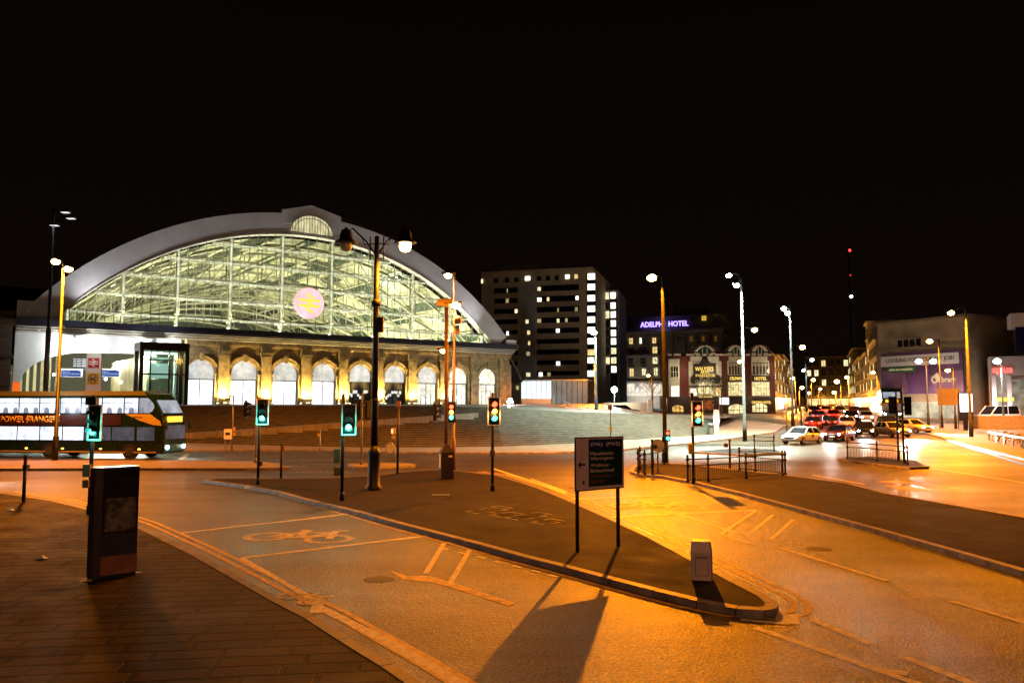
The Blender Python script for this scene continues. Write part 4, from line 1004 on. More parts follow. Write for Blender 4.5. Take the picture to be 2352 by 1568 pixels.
# tan annexe, white shop front with the red sign, screen building at the right edge
pa = at(2234, 930, 114); pb = at(2420, 930, 111)
AX = Frame((pa.x, pa.y), (pb.x, pb.y), gz(112)-.2)
ax = thing('department_store', 'tan stone store wing right of the billboard with tall pilasters', 'building', AX.loc(), AX.rz)
WA = (AX.B-AX.A).length; ha = AX.uv(2290, 731)[1]
mb = MB(); mb.box(0,WA,0,14,-1,ha); mb.build('wall', M_tan, ax)
mb = MB(); mb.box(0,WA,-.3,-.002,ha-2.9,ha-2.6); mb.box(-.1,WA,-.25,14,ha,ha+.3)
for u in (.3, 1.7, 3.0, 5.2): mb.box(u-.25,u+.25,-.25,-.003,0,ha-5.2)
mb.build('pilasters', M_tan, ax)
for px in (2291, 2250):
    u, z = AX.uv(px, 768); mb = MB(); mb.box(u-.4,u+.4,-.06,-.003,z-1,z+1); mb.build('window', M_band, ax)
pa = at(2282, 930, 104); pb = at(2420, 930, 101)
SX = Frame((pa.x, pa.y), (pb.x, pb.y), gz(102)-.2)
sx = thing('shop_front', 'white modern shop front with a red lit sign at the right edge', 'shop', SX.loc(), SX.rz)
WS = (SX.B-SX.A).length; z1 = SX.uv(2310, 818)[1]; z0 = SX.uv(2310, 862)[1]
mb = MB(); mb.box(-.2,WS,0,5,z0,z1); mb.box(-.2,WS,1,5,-.5,z0); mb.build('wall', plain('shop_white_wall', (.5,.48,.47), .5), sx)
for px in (2283, 2318): 
    u = SX.uv(px, 880)[0]; mb = MB(); mb.box(u-.25,u+.25,-.1,.5,-.3,z0); mb.build('column', M_white, sx)
mb = MB(); mb.box(.6,WS,.9,.98,0,z0-.5); mb.build('shop_window', glow('shop_dim', (.9,.8,.6), .25, .7, .8), sx)
u, z = SX.uv(2302, 850); words('splus', glow('red_neon', (1,.1,.08), 3.0), sx, (u,-.05,z), (1,0,0), (0,0,1), SX.uv(2326,850)[0]-SX.uv(2280,850)[0], 1.1, .12, 'red_sign', .02)
u, z = SX.uv(2308, 917); mb = MB(); mb.box(u-1.1,u+1.0,-.1,0,z-.25,z+.25); mb.build('amber_sign', glow('amber_display', (1,.5,.04), 2.0, .3, 3), sx)
u, z = SX.uv(2352, 790); mb = MB(); mb.box(u-.9,WS,-.5,-.01,z1+.3,z+2.2); mb.build('screen', plain('dark_screen', (.012,.012,.05), .15), sx)
mb = MB(); mb.box(u-1.4,WS,-.4,4.5,z+2.21,z+4.0); mb.build('upper_wall', M_white, sx)
light('POINT', 'shop_lamp', (SX.uv(2283,880)[0], -1.5, 3), 500, (.95,.97,1), sx, .2)
# radio mast with aviation lamps, and a chimney-like mast on a roof
mp = at(1960, 928, 420); zt = at(1957, 575, 420).z
rm = thing('radio_mast', 'very thin tall dark mast with red and white lamps in the night sky', 'mast', (mp.x, 420, 2))
mb = MB()
for a in range(3):
    x, y = .9*math.cos(a*2.1), .9*math.sin(a*2.1); mb.bar((x,y,-2),(x*.4,y*.4,zt-2),.16)
for k in range(24):
    z = zt*k/24; f = 1-.6*k/24; P = [(.9*f*math.cos(a*2.1), .9*f*math.sin(a*2.1), z) for a in range(3)]
    for i in range(3): mb.bar(P[i], (P[(i+1) % 3][0], P[(i+1) % 3][1], z+zt/24), .08)
mb.build('lattice', M_blk, rm)
for y, m, r in ((575, glow('red_beacon', (1,.03,.03), 6), .7), (632, glow('red_dim', (1,.03,.03), 1.2), .45), (681, glow('white_beacon', (.9,.97,1), 12), .8)):
    z = at(1957, y, 420).z-2; mb = MB(); mb.ball((.8,0,z), r); mb.build('lamp', m, rm)
KS = .36
# ================================================================== STREET FURNITURE
def lens_mat(col, s): 
    k = 'lens_%d_%d_%d_%g' % (col[0]*99, col[1]*99, col[2]*99, s)
    return glow(k, col, s)
def lamp_post(label, base, lamps, top_py, group=None, r=.09, style='tall', pole_mat=None, name='street_lamp'):
    """lamps: (px, py, colour, lens glow, watts, lens radius); heads hang in the pole's own depth"""
    b = base if isinstance(base, Vector) else gp(*base)
    o = thing(name, label, 'street lamp', b, 0, group); pm = pole_mat or M_blk
    H = at(0, top_py, b.y).z-b.z
    H = (at((b.x/b.y)*FOC+1176, top_py, b.y).z)-b.z
    mb = MB()
    if style == 'heritage':
        mb.lathe([(.34,0),(.34,.25),(.26,.32),(.24,1.5),(.27,1.56),(.27,1.68),(.2,1.76),(.15,1.9)], n=12)
        mb.tube([(0,0,1.85),(0,0,H*.35),(0,0,H*.36)], [.15,.135,.16], 12); mb.tube([(0,0,H*.36),(0,0,H)], [.13,.10], 12)
        mb.lathe([(.13,H*.72),(.2,H*.725),(.2,H*.74),(.13,H*.75)], n=12); mb.box(.08,.32,-.12,.12,H*.62,H*.62+.62)
    else:
        mb.tube([(0,0,0),(0,0,1.6),(0,0,1.62),(0,0,H)], [r*1.7,r*1.6,r*1.15,r*.7], 10)
    mb.build('pole', pm, o)
    for (px, py, col, gl, wat, lr) in lamps:
        p = at(px, py, b.y)-b; side = 1 if p.x > 0 else -1
        am = MB()
        if style == 'heritage':
            zt = H-.1
            am.tube([(0,0,zt-.75),(p.x*.35,0,zt-.1),(p.x*.8,0,zt+.45),(p.x,0,zt+.25),(p.x,0,p.z+.55)], .035, 8)
            am.tube([(0,0,zt-.2),(p.x*.4,0,zt-.25),(p.x*.5,0,zt+.12)], .025, 8); am.tube([(side*.28,0,zt-.9),(side*.28,0,zt+.1)], .03, 6)
            am.build('arm', pm, o)
            hd = MB(); hd.lathe([(.05,.62),(.09,.55),(.2,.5),(.26,.3),(.28,.12),(.46,.0),(.47,-.05),(.26,-.04)], (p.x,0,p.z), 18); h = hd.build('lantern', pm, o)
            ln = MB(); ln.lathe([(.24,-.042),(.25,-.2),(.19,-.36),(.01,-.42)], (p.x,0,p.z), 16); ln.build('lens', lens_mat(col, gl) if wat else plain('unlit_lens', (.5,.45,.3), .2), h)
            lz = p.z-.6
        else:
            za = H-.25 if H-p.z < 1.6 else p.z+.1; am.tube([(0,0,za),(p.x*.3,0,max(p.z+.12,za+.12)),(p.x*.8,0,p.z+.16)], .045, 8); am.build('arm', pm, o)
            L = max(.34, lr*1.2); hd = MB(); hd.box(p.x-L,p.x+L,-.16,.16,p.z+.04,p.z+.18); h = hd.build('lantern', pm, o, bevel=.05)
            ln = MB(); ln.ball((p.x,0,p.z-.02), lr, 12, .75); ln.build('lens', lens_mat(col, gl), h)
            lz = p.z-lr-.12
        if wat:
            lc = (1, .255+.5*max(0, col[2]-.12), .004+.5*max(0, col[2]-.12)) if col[2] < .5 else col
            light('SPOT', 'lamp_light', (p.x, -.02, lz), wat*KS, lc, o, .12, (0,0,-1) if 'railed island' not in label and col[2] < .5 else (-.32,-.36,-1) if col[2] < .5 else (-.25,.1,-1), math.radians(168 if col[2] < .5 else 128), .35 if col[2] < .5 else .6)
    return o
GA = 'orange street lamps around the junction'
lamp_post('black heritage column with two bell lanterns, only the right one burning orange', (858,1131), [(795,556,SOD,1,0,.2),(931,556,(1,.55,.12),60,19000,.34)], 543, GA, style='heritage')
lamp_post('tall orange twin lamp standing on the pale island before the bus', (126,1061), [(128,600,(1,.55,.12),45,30000,.26),(157,617,(1,.55,.12),45,30000,.26)], 606, GA, r=.11)
lamp_post('tall dark column with one orange lamp on its left, beside the railed island', (1528,1064), [(1497,637,(1,.55,.12),55,135000,.3)], 628, GA, r=.12, pole_mat=plain('matt_black', (.004,.004,.004), 1.0, 0, .1, 5, spec=0.0))
lamp_post('tall galvanised lamp column at the right with an orange lamp on a left arm', (2231,1006), [(2184,718,(1,.55,.12),45,110000,.3)], 702, GA, r=.12, pole_mat=plain('dark_galvanised', (.05,.05,.05), .9, 0, .1, 5, spec=.1))
def at_depth(px, d): return Vector(((px-1176)/FOC*d/1.0, d, gz(d)))
GW = 'white twin lamps on tall columns'
lamp_post('tall column with white twin lamps and a lower orange one before the brick pub', gp(1711,1013), [(1674,632,(.8,1,.82),30,140000,.27),(1692,655,(.8,1,.82),30,140000,.27),(1733,757,(1,.7,.3),40,4200,.28)], 640, GW, r=.12, pole_mat=plain('dark_galvanised', (.05,.05,.05), .9, 0, .1, 5, spec=.1))
lamp_post('second tall column with white twin lamps, right of the pub', at_depth(1818,98), [(1800,708,LED,30,20000,.33),(1809,719,LED,30,20000,.33),(1843,797,(1,.6,.15),40,4200,.36)], 706, GW, r=.13, pole_mat=plain('dark_galvanised', (.05,.05,.05), .9, 0, .1, 5, spec=.1))
lamp_post('white lamp column standing in front of the tall tower', Vector(((1369-1176)/FOC*91,91,2.6)), [(1364,763,LED,35,26000,.36)], 757, GW, r=.12, pole_mat=plain('dark_galvanised', (.05,.05,.05), .9, 0, .1, 5, spec=.1))
lamp_post('green-white lamp with two globes before the purple billboard', at_depth(2128,96), [(2110,829,LED,30,1200,.36),(2143,829,LED,30,1200,.36)], 820, GW, r=.1, pole_mat=plain('dark_galvanised', (.05,.05,.05), .9, 0, .1, 5, spec=.1))
lamp_post('white lamp glaring over the red shop sign', at_depth(2300,92), [(2290,829,(1,.96,.8),40,12000,.4)], 822, GW, r=.1, pole_mat=plain('dark_galvanised', (.05,.05,.05), .9, 0, .1, 5, spec=.1))
GF = 'orange lamps receding down the far street'
far = [('orange lamp glowing before the tower foot, left of the hotel', 1366, 118, 1358, 826, 26000, .42, (1,.55,.1)),
 ('orange lamp in front of the pale arched ground floor of the hotel', 1498, 118, 1489, 862, 1200, .3, (1,.55,.12)),
 ('orange lamp hanging before the Crown windows of the pub', 1706, 104, 1699, 830, 1600, .34, (1,.6,.15)),
 ('orange lamp on the tall column before the top of the billboard', 2159, 92, 2135, 783, 22000, .4, (1,.55,.1)),
 ('orange lamp in front of the billboard lettering on its right half', 2190, 90, 2177, 850, 1500, .32, (1,.6,.15)),
 ('first orange lamp on the left of the far street', 1826, 138, 1820, 868, 14000, .42, (1,.6,.15)),
 ('white lamp above the first orange one of the far street', 1850, 150, 1865, 826, 1500, .42, LED),
 ('white lamp higher in the middle of the far street', 1852, 170, 1846, 850, 1500, .45, LED),
 ('second orange lamp left in the far street', 1834, 160, 1842, 890, 12000, .45, (1,.6,.15)),
 ('orange lamp right of the pale lamp in the far street', 1862, 175, 1868, 872, 9000, .5, (1,.6,.15)),
 ('orange lamp under the lit upper windows of the far block', 1918, 190, 1916, 901, 14000, .55, (1,.55,.1)),
 ('bright orange lamp in the middle of the far right pavement', 1930, 165, 1922, 876, 24000, .6, (1,.6,.15)),
 ('orange lamp beside the slim ochre building', 1948, 150, 1945, 866, 22000, .42, (1,.6,.15)),
 ('orange lamp against the pilastered building beside the billboard', 2014, 128, 2005, 855, 11000, .36, (1,.6,.15)),
 ('last small orange lamp at the end of the far street', 1878, 230, 1884, 893, 9000, .5, (1,.6,.15)),
 ('small orange lamp beyond the second one on the left of the far street', 1856, 215, 1858, 902, 1500, .45, (1,.6,.15))]
for lab, ppx, d, px, py, w, r, col in far:
    lamp_post(lab, at_depth(ppx, d), [(px, py, col, 40, w*1.8, r*.85)], py-6, GF, r=.09)
# tall mast with unlit-looking white heads left of the station arch
b = Vector(((107-1176)/FOC*80, 80, 3.55))
hm = thing('high_mast', 'tall thin dark mast at the left carrying three pale lamp heads against the sky', 'lamp mast', b)
HM = at(107, 478, 80).z-b.z
mb = MB(); mb.tube([(0,0,0),(0,0,7.5),(0,0,7.6),(0,0,HM)], [.26,.24,.17,.11], 12); mb.build('pole', M_grey, hm)
for px, py in ((125,518),(150,488),(163,502)):
    p = at(px, py, 80)-b; mb = MB(); mb.bar((0,0,HM-.1),(p.x,0,p.z+.12),.07); mb.box(p.x-.42,p.x+.42,-.3,.3,p.z,p.z+.14); h = mb.build('lamp_head', M_grey, hm)
    mb = MB(); mb.box(p.x-.36,p.x+.36,-.25,.25,p.z-.03,p.z-.002); mb.build('lens', glow('pale_head', (.95,.98,1), 1.1), h)
lamp_post('orange street lamp beyond the right edge of the picture across the road', Vector((35.5,52,0)), [((34.6/52)*FOC+1176,520,(1,.55,.12),45,70000,.34)], 505, GA, r=.12)
bl_ = thing('street_lamp', 'dim street lamp standing behind the viewer on the near pavement', 'street lamp', (3.0,-12,0), 0, GA)
mb = MB(); mb.tube([(0,0,0),(0,0,7)], [.12,.07], 10); mb.build('pole', M_blk, bl_); mb = MB(); mb.bar((0,0,6.9),(0,1.2,7.05),.06); mb.build('arm', M_blk, bl_)
mb = MB(); mb.box(-.2,.2,.9,1.5,7.0,7.15); mb.build('lantern', M_blk, bl_); mb = MB(); mb.ball((0,1.2,6.95),.14); mb.build('lens', glow('dim_lens', (1,.5,.25), 6), bl_)
light('SPOT', 'lamp_light', (0,1.3,6.6), 6500, (1,.44,.24), bl_, .15, (-.05,1,-.13), math.radians(62), .5)
# --- traffic signals
M_lr, M_la, M_lg = glow('signal_red', (1,.05,.02), 9), glow('signal_amber', (1,.36,.02), 9), glow('signal_green', (.05,1,.68), 10)
M_off = plain('signal_dark_lens', (.02,.02,.02), .15)
def sig_head(parent, x, y, z, ang, lit, border=True, name='signal_head', s=.88):
    mb = MB(); R = Matrix.Rotation(ang, 4, 'Z'); T = Matrix.Translation((x, y, z)) @ R @ Matrix.Scale(s, 4)
    mb.box(-.17,.17,-.1,.12,-.5,.5); mb.box(-.27,.27,.0,.02,-.62,.62)
    for k in (-1, 0, 1):
        n = 10
        for i in range(n):
            t0, t1 = PI*i/n-.3*(1-2*i/n)*0, PI*(i+1)/n
            a = [(.135*math.cos(t), .135*math.sin(t)+k*.32) for t in (t0, t1)]
            mb.add([(a[0][0],-.1,a[0][1]),(a[1][0],-.1,a[1][1]),(a[1][0],-.3,a[1][1]),(a[0][0],-.3,a[0][1]),(a[0][0]*.92,-.1,a[0][1]-.01),(a[1][0]*.92,-.1,a[1][1]-.01),(a[1][0]*.92,-.3,a[1][1]-.01),(a[0][0]*.92,-.3,a[0][1]-.01)],
                   [(0,1,2,3),(7,6,5,4),(3,2,6,7)])
    h = mb.build(name, M_blk, parent); h.matrix_local = T
    if border:
        mb = MB()
        for b in ((-.3,-.25,-.65,.65),(.25,.3,-.65,.65),(-.25,.25,.6,.65),(-.25,.25,-.65,-.6)): mb.box(b[0],b[1],-.012,.03,b[2],b[3])
        mb.build('border', M_wsign, h)
    for k, (c, m) in enumerate((('r', M_lr), ('a', M_la), ('g', M_lg))):
        mb = MB(); z0 = .32-.32*k
        mb.arcband(0, z0, .001, .122, -.125, -.101, 0, 2*PI, 16); mb.build('lens', m if c in lit else M_off, h)
    if lit:
        col = {'g': (.1,1,.7), 'rag': (1,.45,.1), 'r': (1,.1,.05)}[lit]
        light('POINT', 'signal_glow', (0,-.4,-.32 if lit == 'g' else 0), 60, col, h, .08)
    return h
def signal(label, base, heads, top_py, name='traffic_signal', cat='traffic light', group='traffic lights at the junction', dz=.12, boxes=(), mat=None):
    b = base if isinstance(base, Vector) else gp(base[0], base[1], dz)
    o = thing(name, label, cat, b, 0, group); H = at((b.x/b.y)*FOC+1176, top_py, b.y).z-b.z
    mb = MB(); mb.tube([(0,0,-.05),(0,0,H)], .062, 10); mb.lathe([(.066,H-.02),(.05,H+.05),(.01,H+.07)], n=10); mb.lathe([(.09,0),(.09,.25),(.064,.3)], n=10); mb.build('pole', mat or M_blk, o)
    for px, py, ang, lit, bord in heads:
        p = at(px, py, b.y)-b; sig_head(o, p.x, -.12 if abs(ang) < 1.6 else .1, p.z, ang, lit, bord)
        mb = MB(); mb.bar((0,0,p.z+.35),(p.x,0,p.z+.35),.04); mb.bar((0,0,p.z-.35),(p.x,0,p.z-.35),.04); mb.build('bracket', M_blk, o)
    for px, py, w, h, m in boxes:
        p = at(px, py, b.y)-b; mb = MB(); mb.box(p.x-w/2,p.x+w/2,-.14,.08,p.z-h/2,p.z+h/2); mb.build('control_box', m, o, bevel=.015)
    return o
M_ybox = plain('yellow_box', (.55,.36,.03), .5); M_bbox = plain('brown_box', (.16,.07,.03), .5)
b = gp(203,1182,.12)
signal('green traffic light rising behind the dark street kiosk', (205,1180), [(222,970,-.25,'g',True)], 912, boxes=((203,1080,.24,.4,M_bbox),(201,1110,.2,.25,M_bbox),(213,921,.34,.24,M_blk)))
signal('green traffic light on the island tip nearest the pale strip', (592,1112), [(605,945,.15,'g',True)], 915, boxes=((598,1064,.16,.2,M_blk),))
signal('green traffic light left of the heritage lamp column', (785,1149), [(803,963,.15,'g',True)], 908, boxes=((775,1046,.22,.5,M_bbox),(775,1082,.22,.3,M_bbox)))
signal('traffic light with red, amber and green lenses glowing at the island centre', (1131,1127), [(1135,944,.2,'rag',True)], 905, boxes=((1131,1040,.2,.25,M_bbox),))
signal('traffic light with glowing red top lens before the pub, inside the railing', (1593,1109), [(1600,950,.1,'rag',True)], 905, boxes=((1586,1030,.2,.45,M_ybox),))
signal('brown traffic light seen side-on beyond the pale strip', (587,1063), [(567,940,PI/2,'',False)], 905, mat=M_grey)
signal('pair of brown traffic lights seen from behind on the small pale island', (830,1066), [(819,941,PI-.5,'',False),(846,941,PI+.6,'',False)], 903, mat=M_grey)
signal('left one of two back-turned traffic lights on the railed islet by the bright road', (2064,1056), [(2052,930,PI-.3,'',False)], 900)
signal('right one of two back-turned traffic lights on the railed islet by the bright road', (2077,1064), [(2087,932,PI+.2,'',False)], 886)
signal('red-lit traffic light before the corner of the pub', (1841,988), [(1843,923,PI*.9,'r',False)], 898, dz=0)
# pole cluster with cabinet, cameras and lit signal
b = gp(1025,1099,.12)
cb = thing('control_cabinet', 'black control cabinet with a pointed top and a pale notice on its side', 'cabinet', b, .25)
mb = MB(); mb.box(-.3,.3,-.3,.3,0,1.22); mb.add([(-.33,-.33,1.222),(.33,-.33,1.222),(.33,.33,1.222),(-.33,.33,1.222),(-.07,-.07,1.62),(.07,-.07,1.62),(.07,.07,1.62),(-.07,.07,1.62)], [(0,1,5,4),(1,2,6,5),(2,3,7,6),(3,0,4,7),(4,5,6,7),(3,2,1,0)])
mb.build('casing', plain('cabinet_paint', (.022,.012,.010), .35), cb)
mb = MB(); mb.box(-.312,-.301,-.2,.2,.5,1.15); mb.build('notice', M_wsign, cb); mb = MB(); mb.box(.05,.22,-.335,-.301,1.02,1.1); mb.build('label_plate', M_wsign, cb)
b = gp(1022,1095,.12)
cm = thing('camera_pole', 'tall brown pole rising from the cabinet with a yellow camera head on top', 'camera pole', b)
H = at(1020,682,b.y).z-b.z
mb = MB(); mb.tube([(0,.38,0),(0,.38,H)], [.1,.085], 10); mb.build('pole', M_rust, cm)
p = at(1018,690,b.y)-b; mb = MB(); mb.box(-.42,.3,.2,.56,p.z-.1,p.z+.12); mb.box(-.5,-.1,.1,.3,p.z-.25,p.z-.02); mb.bar((.0,.38,p.z-.3),(.0,.38,p.z),.2); mb.build('camera_head', plain('yellow_camera', (.7,.45,.06), .45), cm, bevel=.03)
b = gp(1041,1080,.12)
cm2 = lamp_post('slim brown pole beside the cabinet pole carrying an orange lamp and a camera dome', b, [(1047,700,(1,.6,.15),40,5000,.26),(1018,805,(1,.8,.4),30,500,.16),(1029,632,(1,.8,.4),35,1500,.2)], 626, None, r=.075, pole_mat=M_rust)
p = at(1052,735,b.y)-b; mb = MB(); mb.ball((p.x,0,p.z), .22); mb.bar((0,0,p.z+.1),(p.x,0,p.z+.15),.05); mb.box(.08,.3,-.12,.12,p.z-.75,p.z-.3); mb.build('camera_dome', plain('pale_dome', (.5,.35,.33), .3), cm2)
for px, ang, lit in ((1037,.1,'rag'),(1002,1.2,'')):
    p = at(px, 946, b.y)-b; sig_head(cm2, p.x, -.16, p.z, ang, lit, False)
    mb = MB(); mb.bar((0,0,p.z+.3),(p.x,-.1,p.z+.3),.04); mb.build('bracket', M_blk, cm2)
# push-button and guide posts
def post(label, base, top_py, boxes=(), r=.06, mat=None, dz=.12, name='push_button_post'):
    b = gp(base[0], base[1], dz); o = thing(name, label, 'post', b, 0, 'short posts with push button boxes'); H = at(base[0], top_py, b.y).z-b.z
    mb = MB(); mb.tube([(0,0,-.05),(0,0,H)], r, 10); mb.lathe([(r+.01,H-.06),(r+.01,H),(r*.5,H+.04),(.005,H+.05)], n=10); mb.build('pole', mat or M_blk, o)
    for px, py, w, h, m in boxes:
        p = at(px, py, b.y)-b; mb = MB(); mb.box(p.x-w/2,p.x+w/2,-.12,.08,p.z-h/2,p.z+h/2); mb.build('control_box', m, o, bevel=.012)
    return o
post('short dark post with a box on the flagstones at the far left', (54,1152), 1047, ((61,1072,.16,.16,M_blk),))
post('short dark post with an orange box on the island crossing', (645,1098), 1020, ((651,1028,.14,.18,M_bbox),))
o = post('tall dark post with a lit pedestrian figure box right of the heritage column', (913,1088), 925, ((915,928,.22,.28,M_bbox),(905,990,.16,.34,M_ybox),(904,1004,.16,.16,M_ybox)))
p = at(902,990,o.location.y)-Vector(o.location); mb = MB(); mb.box(p.x-.05,p.x+.03,-.16,-.125,p.z-.1,p.z+.12); mb.build('lens', glow('pedestrian_red', (1,.35,.15), 3), o)
post('slim grey post with a small yellow box at the foot of the steps', (735,1035), 988, ((732,999,.14,.22,M_ybox),), .05, M_galv, .1)
post('grey camera post with yellow boxes left of the brown side-on light', (533,1036), 908, ((538,985,.14,.3,M_ybox),(538,997,.14,.2,M_ybox),(528,909,.3,.12,M_grey)), .05, M_grey, .1)
post('dark post with a box standing beyond the railed island', (1677,1076), 1010, ((1667,1022,.2,.22,M_bbox),))
post('dark post in the railed corner left of the tall column', (1499,1090), 1010, ((1505,1025,.16,.2,M_blk),))
post('brown post with a box in front of the pale curved steps', (1403,1020), 930, ((1403,985,.2,.45,M_ybox),(1401,935,.3,.4,M_bbox)), .05, M_rust, .1)
post('dark signal post right of the pub corner', (1808,1010), 905, (), .05, M_rust, 0)
# cabinet sign on the far pavement, hoop, bin
b = gp(523,1036,.1); cs = thing('notice_stand', 'small white notice box on legs at the left of the steps', 'sign', b)
mb = MB(); mb.box(-.3,.3,-.08,.08,.9,1.65); mb.build('box', M_wsign, cs, bevel=.02); mb = MB(); mb.box(-.18,.16,-.1,-.081,1.2,1.4); mb.build('picture', M_blk, cs)
mb = MB(); mb.box(-.24,-.18,-.03,.03,0,.9); mb.box(.18,.24,-.03,.03,0,.9); mb.build('leg', M_grey, cs)
b = gp(896,1062); hp = thing('hoop_sign', 'white hoop shaped marker sign on two thin legs beyond the island', 'sign', b)
mb = MB(); mb.tube([(-.28,0,0),(-.28,0,.85),(-.24,0,1.05),(-.12,0,1.2),(0,0,1.24),(.12,0,1.2),(.24,0,1.05),(.28,0,.85),(.28,0,0)], .035, 8); mb.build('hoop', M_galv, hp)
mb = MB(); mb.xz([(.22*math.cos(PI*2*k/20), .88+.3*math.sin(PI*2*k/20)) for k in range(20)], -.02, .02); mb.build('plate', plain('white_plate', (.6,.62,.66), .3), hp)
b = gp(1632,998,.1); bi = thing('litter_bin', 'grey cylindrical litter bin by the end of the steps wall', 'bin', b)
mb = MB(); mb.lathe([(.26,0),(.3,.05),(.3,.95),(.33,1.0),(.33,1.08),(.2,1.15)], n=16); mb.build('body', M_grey, bi); mb = MB(); mb.box(-.18,.18,-.32,-.2,.72,.9); mb.build('opening', M_blk, bi)
b = gp(1511,1090,.12); kd = thing('keep_sign', 'round pale sign plate facing the road inside the railed corner', 'sign', gp(1511,1083,.12))
mb = MB(); mb.box(-.04,.04,-.03,.03,0,1.0); mb.build('pole', M_grey, kd); mb = MB(); mb.arcband(0, 1.35, .001, .34, -.05, -.031, 0, 2*PI, 24); mb.build('plate', plain('white_plate', (.6,.62,.66), .3), kd)
# pedestrian lantern on the tall column at the railed corner
b = gp(1534,1066,.12); pd = thing('pedestrian_signal', 'small pedestrian light glowing red and green beside the tall dark column', 'traffic light', b)
zz = at(1534,1000,b.y).z-b.z; mb = MB(); mb.tube([(0,0,0),(0,0,zz+.35)], .045, 8); mb.build('pole', M_grey, pd)
mb = MB(); mb.box(-.14,.14,-.12,.1,zz-.32,zz+.32); mb.build('signal_head', M_blk, pd)
mb = MB(); mb.arcband(0, zz+.15, .001, .09, -.14, -.121, 0, 2*PI, 14); mb.build('red_lens', M_lr, pd); mb = MB(); mb.arcband(0, zz-.15, .001, .09, -.14, -.121, 0, 2*PI, 14); mb.build('green_lens', M_lg, pd)
# --- railings
def railing(label, pts, h=1.05, gap=.13, group='black pedestrian railings', ball=True, mat=None):
    o = thing('railing', label, 'railing', pts[0], 0, group); P = [p-pts[0] for p in pts]; mat = mat or M_blk
    for p in P:
        mb = MB(); mb.tube([p, p+Vector((0,0,h+.05))], .045, 8)
        for z in (.08, h-.3, h-.02): mb.ball(p+Vector((0,0,z)), .085, 10)
        mb.lathe([(.03,0),(.055,.05),(.04,.11),(.005,.16)], p+Vector((0,0,h+.05)), 8); mb.build('post', mat, o)
    rl = MB(); bl = MB()
    for a, b in zip(P[:-1], P[1:]):
        for z in (.1, h-.3, h-.02): rl.tube([a+Vector((0,0,z)), b+Vector((0,0,z))], .026, 6)
        n = max(2, int((b-a).length/gap))
        for k in range(1, n):
            q = a.lerp(b, k/n); bl.bar(q+Vector((0,0,.1)), q+Vector((0,0,h-.3)), .016)
    rl.build('rail', mat, o); bl.build('balusters', mat, o)
    return o
G = lambda x, y: gp(x, y, .12)
railing('long black railing along the near edge of the right island', [G(1580,1108),G(1627,1106),G(1714,1099),G(1798,1092)])
railing('short black railing returning behind the long one to its right corner', [G(1699,1080),G(1735,1083),G(1804,1091)])
railing('black railing on the island behind, right of the tall column', [G(1733,1034),G(1778,1036)])
railing('dark corner railing left of the tall column at the island tip', [G(1466,1087),G(1481,1090)])
railing('black railing running back to the foot of the tall column', [G(1470,1078),G(1497,1071),G(1526,1067)])
railing('brown railing on the islet beside the bright road', [G(1947,1053),G(2015,1059),G(2085,1067)])
def handrail(label, tops, hgt=.95, sub=2):
    o = thing('handrail', label, 'handrail', tops[0], 0, 'steel handrails on the steps'); P = [t-tops[0] for t in tops]
    mb = MB(); mb.tube(P, .035, 8); mb.build('rail', M_galv, o)
    for a, b in zip(P[:-1], P[1:]):
        for k in range(sub):
            q = a.lerp(b, k/sub); mb = MB(); mb.box(q.x-.03,q.x+.03,q.y-.03,q.y+.03,q.z-hgt,q.z); mb.build('post', M_galv, o)
    q = P[-1]; mb = MB(); mb.box(q.x-.03,q.x+.03,q.y-.03,q.y+.03,q.z-hgt,q.z); mb.build('post', M_galv, o)
handrail('pale stepped handrail on the middle of the dark steps', [at(929,967,74.5),at(945,978,72.8),at(955,979,72),at(980,1003,69.5)])
handrail('slanting handrail beside the glass pavilion at the top of the steps', [at(1272,908,96),at(1330,938,90),at(1350,939,89)], 1.2)
handrail('short pale handrail partly hidden by the heritage lamp column', [at(770,935,80),at(783,962,77)], .9)
# low cream wall, dark kerb wall on the right
b = at(1386,926,112); w1 = at(1497,926,110)
wl2 = thing('garden_wall', 'long low cream wall in front of the hotel forecourt', 'wall', (b.x, b.y, 2.4)); d = w1-b
mb = MB(); mb.bar((0,0,.55),(d.x,d.y,.55),.4,1.5); mb.build('wall_body', plain('cream_wall', (.5,.45,.36), .7, var=.1), wl2); mb = MB(); mb.bar((0,0,1.35),(d.x,d.y,1.35),.5,.1); mb.build('coping', M_pale, wl2)
mb = MB(); mb.bar((d.x-.6,d.y-.3,.8),(d.x,d.y-.3,.8),.3,2.0); mb.build('pier', plain('cream_wall', (.5,.45,.36), .7, var=.1), wl2)
light('POINT', 'forecourt_lamp', (d.x*.3, -3, 1.6), 500, (1,.85,.65), wl2, .15)
fl2 = thing('ground_floodlight', 'white floodlight lying on the plaza at the right end of the station', 'floodlight', at(1172,923,112))
mb = MB(); mb.box(-.5,.5,-.2,.2,-.2,.15); mb.build('housing', M_grey, fl2); mb = MB(); mb.box(-.42,.42,-.23,-.202,-.14,.1); mb.ball((0,-.2,.3),.25); mb.build('lens', glow('flood_lens', (.95,1,1), 60), fl2)
light('POINT', 'flood_lamp', (0,-.9,.5), 1500, (.9,1,.97), fl2, .2)
fl3 = thing('globe_lamp', 'white globe lamp before the dark gap between tower and hotel', 'lamp', Vector((at(1411,900,112).x, 112, 2.4)))
zz = at(1411,898,112).z-2.4; mb = MB(); mb.tube([(0,0,0),(0,0,zz)], .06, 8); mb.build('pole', M_grey, fl3); mb = MB(); mb.ball((0,0,zz+.2), .42); mb.build('globe', glow('globe_glow', (.9,1,.97), 40), fl3)
light('POINT', 'globe_light', (0,-.8,zz+.2), 1300, (.9,1,.97), fl3, .2)
